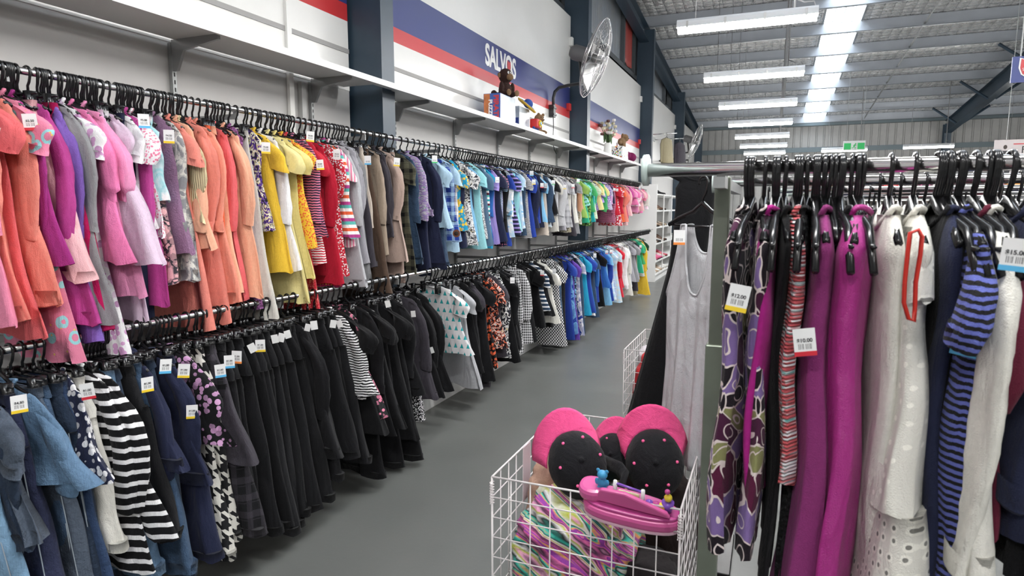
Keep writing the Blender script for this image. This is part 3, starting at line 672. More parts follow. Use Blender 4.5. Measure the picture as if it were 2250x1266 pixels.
    if sl > 0:
        for sd in (-1, 1):
            side_ = sd; r0 = (.06 if sl < .25 else .056) * swid * w_ / .17; r1 = (.062 if sl < .25 else .043) * swid * w_ / .17
            out = .035 if sl < .25 else .018
            ff = rnd.uniform(-.035, .01) if fwd is None else fwd
            V, F, pe, re = sleeve(sd, w_, topz - .045, min(sl, L * .95), r0, r1, out + (lean * .5 if sd > 0 else 0), ff, (20 if sl > .25 else 13) if detail else 6, 16 if detail else 8, seed + sd, .02 if kind == 'blouse' else 0, .6 if kind == 'blouse' else 0)
            s_ = mesh_obj('sleeve', V, F, mat, e)
            if detail and sl > .25 and kind not in ('blouse', 'top', 'coat'):
                nu2 = 14; Vc = []
                for zz, rr in ((cufflen, re * 1.04), (0, re * .98), (-.006, re * .9), (.02, re * .75)):
                    for i in range(nu2):
                        a = 2 * PI * i / nu2; Vc.append((pe.x + rr * .95 * math.cos(a), pe.y + rr * .46 * math.sin(a), pe.z + zz + .24 * rr * math.cos(a) * side_ * (-1)))
                Fc = [(j * nu2 + i, (j + 1) * nu2 + i, (j + 1) * nu2 + (i + 1) % nu2, j * nu2 + (i + 1) % nu2) for j in range(3) for i in range(nu2)]; Fc.append(tuple(3 * nu2 + i for i in range(nu2)))
                mesh_obj('cuff', Vc, Fc, cuffmat, s_)
    return e
# ---- hangers
def hanger_meshes(w_=.16, r=.0045, rail=.0125, clip=False, arm=.007, drop=.0):
    hr = rail + r + .0012
    P = [(math.cos(a) * hr, 0, math.sin(a) * hr) for a in [R(200 - 20 * i) for i in range(12)]]
    P += [(hr * .95, 0, -hr * .6), (hr * .5, 0, -hr * 1.9), (0, 0, -hr * 2.6), (0, 0, -.07)]
    hook = MB().tube(P, r, 7)
    b = MB()
    if clip:
        b.tube([(0, 0, -.065), (0, 0, -.088)], r * 1.5, 6); b.tube([(-w_ * .85, 0, -.088), (w_ * .85, 0, -.088)], arm * .8, 6, sq=.7)
        for s_ in (-1, 1): b.box((s_ * w_ * .62 - .012, -.014, -.15), (s_ * w_ * .62 + .012, .014, -.08))
    else:
        z_ = -.092
        b.tube([(-w_, 0, z_ - .05 - drop), (-w_ * .7, 0, z_ - .027), (-w_ * .25, 0, z_ - .003), (0, 0, z_ + .025), (w_ * .25, 0, z_ - .003), (w_ * .7, 0, z_ - .027), (w_, 0, z_ - .05 - drop)], [arm * .9, arm, arm, arm * 1.2, arm, arm, arm * .9], 6, sq=.8)
        b.tube([(-w_ * .95, 0, z_ - .05), (w_ * .95, 0, z_ - .056)], arm * .5, 5)
    return hook, b
HM = {}
def hanger(key, **kw):
    if key not in HM:
        hook, b = hanger_meshes(**kw); e = b.build('clothes_hanger', BLACKP, None, True); hk = hook.build('hook', plain('hook_black', (.012, .012, .013), .18, .0), e, True)
        HM[key] = e; return e
    return copy_tree(HM[key])
# ---- price tags
TAGC = dict(r=(.6, .02, .04), b=(.1, .45, .75), y=(.85, .6, .03), g=(.05, .5, .15), w=(.75, .75, .75), o=(.8, .25, .05))
TAGN = dict(r='red', b='blue', y='yellow', g='green', w='white', o='orange')
def tagpaper():
    n = NT('price_tag_paper'); x = n.n('ShaderNodeSeparateXYZ'); n.put(x.inputs[0], n.obj())
    bar = n.math('GREATER_THAN', n.noise(1, 0, vec=n.xyz(n.math('MULTIPLY', x.outputs[0], 900), 0.0, 0.0)).outputs[0], .52)
    inb = n.math('MULTIPLY', n.math('LESS_THAN', n.math('ABSOLUTE', n.math('ADD', x.outputs[2], .008)), .005), n.math('LESS_THAN', n.math('ABSOLUTE', x.outputs[0]), .011))
    n.put(n.b.inputs['Base Color'], n.mix(n.math('MULTIPLY', bar, inb), (.8, .8, .8), (.03, .03, .03))); return n.m
TP = tagpaper()
TAGTXT = {}
def add_tag(g, c, wp, text=None, s=1.0, roll=0.0, blank=False):
    """paper tag at world point wp, hung on garment g, turned to the aisle"""
    Mi = (Matrix.Translation(g.location) @ g.rotation_euler.to_matrix().to_4x4()).inverted()
    d = EYE - wp; a = math.atan2(d.y, d.x) + PI / 2 + random.uniform(-.35, .35)
    o = MB().box((-.0165 * s, -.0005, -.022 * s), (.0165 * s, .0005, .022 * s)).build('price_tag', TP if not blank else WHITEP, g)
    o.matrix_local = Mi @ Matrix.Translation(wp) @ Euler((0, roll, a)).to_matrix().to_4x4()
    if not blank:
        m_ = plain('tag_strip_' + TAGN[c], TAGC[c], .5)
        q = MB().box((-.0168 * s, -.0009, -.0225 * s), (.0168 * s, .0009, -.0150 * s)).build('colour_strip', m_, o)
        if text:
            if text not in TAGTXT: t = TAGTXT[text] = text_obj('price', text, .0085, DK, o, (0, -.0008, .003), (PI / 2, 0, 0), .0003, bold=.0002)
            else: t = linkcopy(TAGTXT[text], o)
            t.scale = (s, s, s)
    return o

# ---- colour / pattern tokens ->
PATN = dict(solid='', hstripe='striped', fstripe='fine-striped', vstripe='vertically striped', multistripe='multicolour striped', gingham='gingham', checker='checkerboard', plaid='plaid', floral='floral', smallfloral='small-floral', bigfloral='large-floral', dots='dotted', tri='triangle-print',
            hound='houndstooth', camo='camouflage', tiedye='tie-dye', unicorn='unicorn-print', swirl='swirl-print', knit='multicolour knitted', rib='ribbed', lace='lace', bumpdots='dotted', eyelet='eyelet', fur='fluffy', denim='denim', satin='satin', smock='smocked')
def parse(tok):
    # kind:col[:pat[:col2]]
    q = tok.split(':'); kind = q[0]; c1 = q[1]; pat = (q[2] if len(q) > 2 and q[2] else 'solid'); c2 = (q[3] if len(q) > 3 and q[3] else 'white')
    if kind == 'jeans' and pat == 'solid': pat = 'denim'
    d = ' '.join(x for x in (NAMEC.get(c1, c1), ('and ' + NAMEC.get(c2, c2)) if pat not in ('solid', 'denim', 'satin', 'fur', 'lace', 'rib', 'smock', 'knit', 'bumpdots', 'eyelet') else '', PATN[pat] if not (kind == 'jeans') else '', GNAME[kind].replace('_', ' ').replace('t shirt', 't-shirt')) if x)
    d = d.replace('denim denim', 'denim')
    return kind, fabric(pat, COL[c1], COL[c2]), d
REC = []     # (rail, object, description) in order along each rail
FARH = []    # far hangers, built together
HANG = []    # hangers without a garment of their own
def hang_garment(rail, tok, origin, rz, zbot, seed, w_=.17, near=True, tg=None, railr=.0125, hk=None, **kw):
    kind, mat, desc = parse(tok)
    L = (origin[2] - zbot) - (.115 if kind in PANTS or kind in ('skirt', 'tutu') else .098)
    g = garment(kind, mat, max(.15, L), w_=w_, seed=seed, detail=near, **kw); g.location = origin; g.rotation_euler = (0, 0, rz)
    clip = kind in PANTS or kind in ('skirt', 'tutu')
    if rail in ('upper', 'lower') and origin[1] > (4.6 if rail == 'upper' else 5.0) or rail in ('rear bar of the second rack', 'third rack', 'second rack'):
        FARH.append((origin, rz, w_)); REC.append((rail, g, desc, None)); return g
    h = hanger((rail[0], clip, round(w_, 2), railr), w_=w_ - .012, clip=clip, rail=railr, **(hk or {})); h.location = origin; h.rotation_euler = (0, 0, rz)
    REC.append((rail, g, desc, h))
    return g
# ---------------- wall rails
UX, UZ, LX, LZ = -2.42, 2.006, -2.2, 1.095
YE = 12.75
def rail(name, x, z, y0, y1, label):
    e = empty(name, (x, y0, z)); L = y1 - y0
    MB().tube([(0, 0, 0), (0, L, 0)], .0125, 16).build('bar', CHROME, e, True)
    for y in UPY:
        arms = MB()
        if y0 < y < y1: arms.box((WX - x + .02, y - y0 - .004, -.045), (-.0, y - y0 + .004, -.02)); arms.box((-.014, y - y0 - .0042, -.046), (.014, y - y0 + .0042, -.0105))
        if arms.V: arms.build('support_arm', plain('bracket_grey', (.3, .3, .3), .4, .5), e)
    return tag(e, label, 'clothes rail')
rail('clothes_rail', UX, UZ, .5, YE, 'upper chrome wall rail crowded with children\'s clothes')
rail('clothes_rail', LX, LZ, .9, YE + .1, 'lower chrome wall rail holding jeans and dark clothes')
U = [(-60, 'top:rose', 700), (-30, 'jumper:salmon', 690), (5, 'tee:coral', 735, 'w300'), (38, 'jumper:salmon', 655), (66, 'dress:rose:unicorn:aqua', 792, 'r268'), (92, 'top:purplemag', 560), (108, 'pants:palepink:satin', 600), (122, 'jumper:magenta', 705),
 (146, 'track:crimson', 722), (166, 'hoodie:purple', 742), (178, 'top:midgrey', 700), (192, 'dress:white:floral:lilac', 866), (215, 'blouse:bubblegum', 560), (240, 'blouse:pink', 640), (262, 'tutu:palelilac', 560), (276, 'shorts:white', 628), (288, 'dress:palelilac', 690),
 (302, 'leggings:navy', 690), (316, 'tee:white', 480, 'b266'), (332, 'top:magenta', 655), (346, 'tee:white:smallfloral:rose', 500), (358, 'shorts:palepink:camo:charcoal', 608), (371, 'pants:white:tiedye:aqua', 420, 'y300'), (386, 'vest:lilac:fur', 540), (402, 'jacket:midgrey:camo:offwhite', 600),
 (418, 'dress:salmon', 715), (434, 'cardigan:peach', 530), (446, 'blouse:cream:smock', 470), (462, 'hoodie:salmon', 700), (478, 'jumper:ltcoral', 650), (492, 'pants:orange', 648), (506, 'pants:peach', 628), (520, 'jumper:coral', 645), (538, 'top:peach', 640),
 (552, 'gown:orchid:lace', 665), (568, 'skirt:offwhite', 705), (584, 'gown:violet:bigfloral:paleyellow', 490, 'y325'), (600, 'tee:yellow', 585), (615, 'top:white', 580), (630, 'dress:paleyellow', 655), (645, 'tee:lemon', 600), (658, 'romper:yellow:smallfloral:orange', 530), (670, 'dress:red:smallfloral:salmon', 705), (682, 'top:navy:fstripe:rose', 505, 'y300'),
 (692, 'pants:red:fstripe:white', 565), (703, 'tee:red', 480, 'y362'), (716, 'jumper:cherry', 625), (728, 'skirt:raspberry:dots:yellow', 630), (740, 'blouse:red:smallfloral:white', 605, 'w340'), (750, 'top:magenta:multistripe:orange', 520), (760, 'shirt:rose:vstripe:white', 540), (772, 'hoodie:ltgrey', 632), (786, 'hoodie:grey', 580), (798, 'top:midgrey', 640),
 (808, 'pants:charcoal', 585, 'b352'), (818, 'pants:beige', 500), (830, 'skirt:brown', 665), (844, 'hoodie:taupe', 560), (858, 'cardigan:charcoal', 520), (872, 'top:rosebeige', 575, 'y356'), (886, 'pants:rosebeige', 622), (898, 'shirt:olive:plaid:black', 605), (911, 'jacket:denim:denim', 580), (928, 'jumper:lilac:knit:lavender', 472), (942, 'track:navy', 606),
 (955, 'jacket:navy', 592, 'g350'), (966, 'shirt:ltblue', 500), (976, 'jeans:denim', 585), (987, 'longshirt:royal:plaid:ltblue', 530)]
useg = [
 (998, 1062, 545, 'tee:ltblue;longshirt:grey:plaid:white;shirt:turquoise:floral:yellow;top:navy;shirt:midgrey:bigfloral:white;tee:skyblue;jeans:dkdenim;tee:aqua'),
 (1066, 1130, 540, 'pants:midgrey:smallfloral:white;shirt:ltdenim;shorts:burgundy:multistripe:teal;tee:turquoise;top:blue;shirt:lavender;tee:navy;dress:navy:dots:rose;shirt:ltblue:fstripe:navy;leggings:royal:fstripe:white;jacket:offblack;top:skyblue:tiedye:white;tee:royal'),
 (1133, 1190, 520, 'shirt:lavender:hstripe:navy;top:aqua;shirt:blue;tee:ltblue;romper:skyblue:tiedye:white;longshirt:denim:denim;tee:white:fstripe:black;shirt:royal;jacket:navy;tee:ltdenim:denim;shorts:ltblue;top:royal'),
 (1193, 1232, 508, 'tee:navy;shirt:skyblue;pants:beige;jumper:denim:denim;shirt:ltblue:fstripe:white;track:charcoal;tee:offblack;hoodie:ltgrey;shirt:offwhite'),
 (1235, 1272, 512, 'longshirt:silver;jumper:ltgrey:fstripe:white;tee:grey;shirt:silver:plaid:midgrey;hoodie:offwhite;pants:khaki:smallfloral:offwhite;tee:beige;tee:charcoal;jumper:ivory;tee:midgrey'),
 (1275, 1320, 490, 'coat:tan;shorts:khaki:camo:offwhite;tee:lime;shirt:aqua:floral:green;dress:emerald;jacket:lime:camo:darkgreen;shirt:green;top:teal;tee:lime:fstripe:white;jumper:emerald;dress:violet:dots:white'),
 (1323, 1352, 478, 'tee:paleyellow;shirt:lavender;top:green;tee:lemon;dress:violet:smallfloral:white;jumper:lavender;tee:white:fstripe:violet;blouse:lilac;pants:navy'),
 (1354, 1385, 488, 'jumper:rose:fstripe:navy;tee:red;dress:red:floral:white;jacket:cherry;top:coral;tee:orange;track:burgundy;blouse:salmon;dress:raspberry;tee:coral:fstripe:white'),
 (1387, 1412, 468, 'blouse:palepink;tee:magenta;dress:pink;tee:bubblegum;blouse:white:smallfloral:rose;jumper:pink;dress:palepink;tee:magenta:dots:white'),
 (1413, 1428, 465, 'tee:palepink;dress:bubblegum;top:rose;jumper:magenta;blouse:offwhite;dress:white;tee:white:smallfloral:pink')]
XO = -2.24       # where the aisle-side shoulders of the upper row sit
ui = 0; random.seed(11)
def upper(px, tok, by, tg=None, ui=0):
    p = onp(px, 300, 0, XO); y = p.y
    # height of the hem: the plane X=XO at that row of the photo
    zb = onp(px, by, 0, XO + .06).z - (.04 if px < 700 else .01) if px > 270 else onp(px, by, 0, XO + .17).z - .04
    near = y < 5.2
    rz = random.uniform(-.24, .06)
    w_ = random.uniform(.155, .18)
    g = hang_garment('upper', tok, (UX, y, UZ), rz, zb, ui + 1, w_=w_, near=near, lean=random.uniform(.03, .09) if px > 270 else random.uniform(.13, .19), t0=.016, t1=random.uniform(.022, .034))
    if tg:
        wp = onp(px, float(tg[1:]), 0, XO + .075); add_tag(g, tg[0], wp, random.choice(['$3.50', '$4.50', '$5.00']) if y < 3.2 else None, 1.15, random.uniform(-.1, .1), blank=False)
    return g
for row in U: ui += 1; upper(row[0], row[1], row[2], row[3] if len(row) > 3 else None, ui)
for a, b, by, toks in useg:
    tk = toks.split(';'); ya, yb = onp(a, 400, 0, XO).y, onp(b, 400, 0, XO).y
    for i, t in enumerate(tk):
        ui += 1; y = ya + (yb - ya) * (i + .3) / len(tk)
        px = a + (b - a) * (i + .3) / len(tk)
        k_ = random.uniform(-38, 12); zb = onp(px, by + k_, 0, XO + .05).z
        g = hang_garment('upper', t, (UX, y, UZ), random.uniform(-.3, .08), zb, ui, w_=random.uniform(.135, .175), near=False, lean=random.uniform(.0, .07), t0=.02, t1=random.uniform(.028, .045), swid=1.15)
        if random.random() < .14: add_tag(g, random.choice('ybrwg'), Vector((XO + .07, y - .02, UZ - random.uniform(.12, .25))), None, 1.1)
pj = [r for r in REC if r[2] == 'blue denim jacket' or r[2] == 'blue jeans'][-1][1]
bd = MB().tube([(0, -.004, 0), (0, .0, 0)], .028, 18).build('round_patch', plain('patch_brown', (.16, .05, .02), .7), pj); MB().ell((0, -.006, .0), (.017, .004, .015), 10, 6).build('patch_face', plain('patch_face', (.02, .01, .008), .7), bd)
bd.matrix_local = (Matrix.Translation(pj.location) @ pj.rotation_euler.to_matrix().to_4x4()).inverted() @ Matrix.Translation(onp(1003, 513, 1, pj.location.y - .06)) @ Euler((0, 0, .3)).to_matrix().to_4x4()
# lower rail
XL = -2.0
Lw = [(-70, 'jeans:paledenim', 1420), (-30, 'jeans:paledenim', 1420), (5, 'jacket:dkdenim:denim', 1180), (30, 'dress:greydenim:denim', 1150, 'y888'), (58, 'jeans:navy:denim', 1380), (84, 'longshirt:ltdenim:denim', 1040), (108, 'jeans:greydenim', 1380), (134, 'jeans:mididenim', 1380),
 (158, 'jeans:dkdenim', 1370), (180, 'jeans:indigo', 1370, 'r860'), (200, 'vest:navy:floral:white', 1020), (215, 'pants:ivory', 1200), (232, 'longshirt:white:hstripe:black', 1262), (252, 'longshirt:white:hstripe:black', 1180), (272, 'jeans:ltdenim', 1260), (292, 'jeans:dkdenim', 1300, 'y1080'), (312, 'track:offblack', 1180, 'y845'),
 (332, 'jeans:mididenim', 1260), (352, 'hoodie:navy', 1010, 'b805'), (372, 'jeans:dkdenim', 1262), (392, 'jumper:navy', 1050, 'y815'), (410, 'pants:navy', 1220, 'y905'), (430, 'blouse:offblack:floral:lilac', 960), (450, 'pants:offblack:hound:offwhite', 1222), (472, 'pants:offblack:hound:offwhite', 1190, 'b815'), (492, 'pants:offblack:plaid:charcoal', 1180, 'b795'),
 (508, 'skirt:charcoal', 1000, 'o785'), (524, 'pants:offblack', 1170), (542, 'track:black', 1145, 'w765'), (560, 'pants:offblack', 1170, 'y760'), (576, 'track:black', 1165), (592, 'pants:offblack', 1172, 'w745'), (606, 'track:black', 1168, 'w742'), (620, 'pants:offblack', 1160, 'w735'), (634, 'pants:black', 1132), (650, 'track:offblack', 1120), (664, 'pants:black', 1100, 'w720'), (678, 'track:black', 1085, 'w715'),
 (692, 'jumper:offblack', 990), (706, 'pants:offblack', 1040), (720, 'track:black', 1020, 'w712'), (734, 'pants:offblack', 1000, 'w712'), (748, 'leggings:black', 985), (762, 'pants:offblack', 1010), (776, 'top:offblack:fstripe:white', 850), (788, 'tee:black', 940), (800, 'gown:offblack:floral:rose', 900), (812, 'pants:black', 1040), (826, 'longshirt:offblack', 950), (840, 'tee:black', 930, 'w668'),
 (854, 'pants:offblack', 1030), (868, 'tee:black', 960), (882, 'pants:black', 1005), (896, 'jacket:offblack', 860, 'w690'), (909, 'leggings:black:smallfloral:white', 915), (922, 'jacket:charcoal', 870), (936, 'hoodie:black', 865, 'w770')]
Lw += [(953, 'top:black', 850), (1010, 'tee:white:tri:teal', 765), (1034, 'tee:ltgrey', 840), (1413, 'coat:yellow', 655)]
lseg = [(1042, 1092, 850, 'tee:black;pants:offblack;shirt:charcoal;tee:offblack;pants:charcoal;shirt:black:floral:orange'),
 (1096, 1148, 800, 'shirt:offblack:bigfloral:orange;tee:charcoal;longshirt:offblack:bigfloral:white;pants:white:gingham:black;tee:black;top:offblack;pants:black'), (1152, 1186, 780, 'longshirt:white:gingham:black;longshirt:black:gingham:white;vest:black;pants:offblack'),
 (1190, 1226, 715, 'tee:black;shirt:white:hstripe:denim;tee:offblack;shirt:ivory;pants:black'), (1230, 1256, 770, 'shirt:white:checker:black;shirt:black:checker:white;pants:denim:tiedye:ltdenim;jeans:offblack'),
 (1259, 1290, 740, 'tee:royal;pants:royal:tiedye:skyblue;shirt:violet;pants:navy:floral:skyblue;tee:navy;shirt:royal:tiedye:white;jeans:denim'), (1292, 1326, 690, 'shirt:turquoise;tee:royal;shirt:blue;jumper:navy;tee:white;shirt:denim:denim;top:blue;pants:royal;tee:black'),
 (1328, 1354, 665, 'shirt:royal;tee:blue;shirt:skyblue;longshirt:royal;pants:teal;shirt:ltblue:plaid:white;shirt:blue:fstripe:white'), (1356, 1372, 660, 'shirt:ltblue:plaid:offwhite;tee:coral;longshirt:red;tee:red;track:cherry'),
 (1374, 1392, 648, 'longshirt:white;shirt:white;jumper:offwhite;hoodie:silver;tee:grey'), (1394, 1408, 645, 'tee:midgrey;shirt:grey;tee:charcoal;pants:khaki'), (1410, 1424, 600, 'shirt:emerald;tee:green;shirt:offwhite;pants:darkgreen;tee:darkgreen;pants:darkgreen:fstripe:green')]
random.seed(23)
for row in Lw:
    ui += 1; px = row[0]; y = onp(px, 750, 0, XL).y; zb = max(.035, onp(px, row[2], 0, XL + .1).z - .07)
    g = hang_garment('lower', row[1], (LX, y, LZ), random.uniform(-.2, .1) - (.25 if px > 1000 else 0), zb, ui, w_=random.uniform(.17, .19), near=y < 4.4, lean=random.uniform(.10, .18), t0=.018, t1=random.uniform(.026, .038))
    if len(row) > 3:
        wp = onp(px + 12, float(row[3][1:]), 0, XL + .07); add_tag(g, row[3][0], wp, {'y888': '$4.50'}.get(row[3], '$6.00') if y < 3 else None, random.uniform(.75, 1.0) if row[3][0] == 'w' else 1.15, random.uniform(-.45, .45) if row[3][0] == 'w' else random.uniform(-.15, .15), blank=row[3][0] == 'w')
for a, b, by, toks in lseg:
    tk = toks.split(';'); ya, yb = onp(a, 600, 0, XL).y, onp(b, 600, 0, XL).y
    for i, t in enumerate(tk):
        ui += 1; y = ya + (yb - ya) * (i + .3) / len(tk); px = a + (b - a) * (i + .3) / len(tk)
        zb = max(.05, onp(px, by + random.uniform(-30, 15), 0, XL + .08).z)
        g = hang_garment('lower', t, (LX, y, LZ), random.uniform(-.42, -.05), zb, ui, w_=random.uniform(.155, .185), near=y < 6, lean=random.uniform(.03, .1), t0=.02, t1=random.uniform(.03, .045), swid=1.1)
        if random.random() < .12: add_tag(g, random.choice('rwy'), Vector((XL + .06, y - .03, LZ - random.uniform(.13, .2))), None, 1.1)

# ------------------------------------------------ further hooks crowding the wall rails
def extra_hangers(rail_, pos, key, group, label, **kw):
    for (p, rz) in pos:
        h = hanger(key, **kw); h.location = p; h.rotation_euler = (0, 0, rz); tag(h, label, 'hanger', group)
random.seed(5)
pos = []
for a, b, n in ((20, 60, 5), (72, 125, 8), (160, 190, 4), (205, 300, 14), (330, 385, 8), (400, 470, 9), (520, 560, 6), (600, 700, 10), (720, 900, 14)):
    for i in range(n):
        px = a + (b - a) * (i + .5) / n; y = onp(px, 300, 0, XO).y; pos.append(((UX, y + .003, UZ), random.uniform(-.5, .3)))
extra_hangers('upper', pos, ('upper', False, .15, .0125), 'bare hangers squeezed between the clothes on the upper rail', 'bare black plastic hanger squeezed between clothes on the upper wall rail', w_=.13, clip=False, rail=.0125)
pos = []
for a, b, n in ((265, 330, 8), (340, 480, 8), (500, 700, 10), (840, 960, 8), (985, 1100, 10)):
    for i in range(n):
        px = a + (b - a) * (i + .5) / n; y = onp(px, 700, 0, XL).y; pos.append(((LX, y + .003, LZ), random.uniform(-.5, .3)))
extra_hangers('lower', pos, ('lower', True, .15, .0125), 'bare clip hangers squeezed between the clothes on the lower rail', 'bare black clip hanger squeezed between clothes on the lower wall rail', w_=.14, clip=True, rail=.0125)
def far_hangers(sel, name, label, nh=9):
    m_ = MB()
    for o_, rz, w_ in FARH:
        if not sel(o_): continue
        M = Matrix.Translation(o_) @ Matrix.Rotation(rz, 4, 'Z'); hr = .019
        m_.tube([M @ Vector(p) for p in [(math.cos(a) * hr, 0, math.sin(a) * hr) for a in [R(200 - 30 * i) for i in range(8)]] + [(hr * .5, 0, -.035), (0, 0, -.05), (0, 0, -.07)]], .0046, 5)
        m_.tube([M @ Vector(p) for p in ((-w_, 0, -.142), (-w_ * .3, 0, -.1), (0, 0, -.068), (w_ * .3, 0, -.1), (w_, 0, -.142))], .006, 5)
    if sel((UX, 8, UZ)):
        for x, z, y0 in ((UX, UZ, 4.7), (LX, LZ, 5.1)):
            y = y0
            while y < 12.5:
                hr = .019; m_.tube([(x + math.cos(a) * hr, y, z + math.sin(a) * hr) for a in [R(200 - 30 * i) for i in range(8)]] + [(x + hr * .5, y, z - .035), (x, y, z - .05), (x, y, z - .075)], .0046, 5); y += random.uniform(.025, .05)
    tag(m_.build(name, plain('hook_black', (.012, .012, .013), .18), smooth=True), label, 'hangers', kind='stuff')
far_hangers(lambda o_: o_[0] < -1, 'clothes_hangers', 'dense row of black hangers on the far stretch of both wall rails')

# ------------------------------------------------ base plinth, end panel, shoe shelves
tag(MB().box((WX + .002, .2, 0), (-2.36, 13.05, .15)).build('wall_plinth', WHITEP, bevel=.004), 'long white base plinth on the floor behind the hanging clothes', 'plinth')
sf = empty('shoe_shelf_unit', (-2.42, 13.1, 0))
EPX = .25
MB().box((-.41, 0, 0), (EPX, .03, 2.0)).build('end_panel', WHITEP, sf, bevel=.003)
SHV = [.16, .42, .78, 1.12, 1.47, 1.82]
for i, z in enumerate(SHV): MB().box((-.4, .03, z - .03), (EPX - .0 - .02 * i, 6.0, z)).build('shelf_board', WHITEP, sf, bevel=.003)
MB().box((-.41, .03, 0), (-.39, 6.0, 2.0)).build('back_panel', LOWW, sf); MB().box((-.38, .03, 0), (EPX - .03, 6.0, .13)).build('kick_board', WHITEP, sf)
for y in (1.2, 2.4, 3.6, 4.8): MB().tube([(EPX - .05, y, 0), (EPX - .05, y, 1.82)], .014, 8).build('shelf_post', WHITEP, sf)
tag(sf, 'white shelving unit of shoes beyond the end of the clothes rails', 'shelf unit')
def shoe(cm, sm, heel=.0):
    e = empty('shoe')
    V = []; n = 9; m = 10
    for i in range(n):
        t = i / (n - 1); x = -.12 + .24 * t; w_ = .034 * (math.sin(PI * min(1, .18 + t * .82)) ** .4) * (1 + .18 * math.sin(3 * t)); hh = interp([(0, .075), (.35, .07), (.6, .045), (1, .022)], t); zb = heel * max(0, 1 - t * 1.8) + .012
        for k in range(m):
            a = 2 * PI * k / m; V.append((x, w_ * math.cos(a), zb + hh * (.5 + .5 * math.sin(a))))
    F = [(i * m + k, i * m + (k + 1) % m, (i + 1) * m + (k + 1) % m, (i + 1) * m + k) for i in range(n - 1) for k in range(m)] + [tuple(range(m)), tuple((n - 1) * m + k for k in range(m))[::-1]]
    mesh_obj('upper', V, F, cm, e)
    s_ = MB(); pts = [(-.122, -.026), (-.122, .026), (-.03, .03), (.07, .038), (.115, .024), (.125, 0), (.115, -.024), (.07, -.038), (-.03, -.03)]
    s_.prism(pts, 0, .014, 2); 
    if heel: s_.box((-.12, -.02, 0), (-.08, .02, heel + .012))
    s_.build('sole', sm, e, bevel=.003); return e
shc = [('black', (.012, .012, .013)), ('tan', (.42, .3, .2)), ('brown', (.12, .06, .035)), ('white', (.7, .7, .68)), ('pink', (.6, .08, .22)), ('beige', (.5, .42, .32)), ('red', (.45, .04, .05))]
shoes = {}
levels = {1.82: 0, 1.47: [0, 5, 2], 1.12: [1, 5, 2, 0], .78: [0, 3, 2], .42: [4, 1, 6, 3], .16: [3, 1]}
random.seed(9)
for li, z in enumerate(SHV):
    ch = levels[z]
    for j in range(17):
        c = ch if isinstance(ch, int) else random.choice(ch); hl = .05 if (z > 1.4 or random.random() < .3) else 0
        key = (c, hl)
        if key not in shoes: shoes[key] = shoe(plain('shoe_' + shc[c][0], shc[c][1], .4), plain('sole_%d' % (c % 2), (.02, .02, .02) if c % 2 == 0 else (.5, .48, .44), .6), hl); o = shoes[key]
        else: o = copy_tree(shoes[key])
        yy = 13.24 + .108 * j; o.location = (-2.42 + EPX - .15 - .02 * li + random.uniform(-.01, .01), yy, z); o.rotation_euler = (0, 0, random.uniform(-.2, .2)); o.scale = (1.12, 1.12, 1.12)
        tag(o, '%s %s on the %s of the far white shoe shelves' % (shc[c][0], 'heeled shoe' if hl else 'flat shoe', ['lowest shelf', 'second shelf from the floor', 'third shelf from the floor', 'third shelf from the top', 'second shelf from the top', 'top shelf'][li]), 'shoe', '%s shoes, shelf at %s' % (shc[c][0] + (' heeled' if hl else ' flat'), ['the floor', 'shin height', 'knee height', 'hip height', 'chest height', 'the top'][li]))

# ------------------------------------------------ foreground baskets
def basket(x0, x1, y0, y1, zt, zb=.1, label=''):
    cx_, cy_ = (x0 + x1) / 2, (y0 + y1) / 2; e = empty('wire_basket', (cx_, cy_, 0)); hx, hy = (x1 - x0) / 2, (y1 - y0) / 2
    nx, ny = 9, 10; nz = 9
    def side(fn, n, L):
        m_ = MB()
        for i in range(n + 1):
            t = -L + 2 * L * i / n; m_.tube([fn(t, zb), fn(t, zt)], .0021, 6)
        for j in range(nz + 1):
            z = zb + (zt - zb) * j / nz; m_.tube([fn(-L, z), fn(L, z)], .0021 if 0 < j < nz else .0032, 6)
        m_.build('wire_side', WIRE, e, True)
    side(lambda t, z: (t, -hy, z), nx, hx); side(lambda t, z: (t, hy, z), nx, hx)
    side(lambda t, z: (-hx, t, z), ny, hy); side(lambda t, z: (hx, t, z), ny, hy)
    m_ = MB()
    for i in range(nx + 1): m_.tube([(-hx + 2 * hx * i / nx, -hy, zb), (-hx + 2 * hx * i / nx, hy, zb)], .0021, 5)
    for i in range(ny + 1): m_.tube([(-hx, -hy + 2 * hy * i / ny, zb), (hx, -hy + 2 * hy * i / ny, zb)], .0021, 5)
    m_.build('base_grid', WIRE, e, True)
    for sx in (-1, 1):
        for sy in (-1, 1):
            MB().tube([(sx * hx + .0065 * math.cos(t * .9), sy * hy + .0065 * math.sin(t * .9), zt - .015 - .075 * t / 60) for t in range(61)], .0018, 5).build('corner_coil', WIRE, e, True)
            MB().tube([(sx * hx, sy * hy, zt), (sx * hx, sy * hy, .0)], .0035, 6).build('leg', WIRE, e, True)
    return tag(e, label, 'basket')
B1 = basket(-.774, -.196, 1.73, 2.41, .70, label='front white wire basket holding pink caps and a pink toy'); basket(-.774, -.196, 3.66, 4.34, .70, label='second white wire basket further down the aisle holding red and black items')
at = lambda px, py, z: onp(px, py, 2, z)
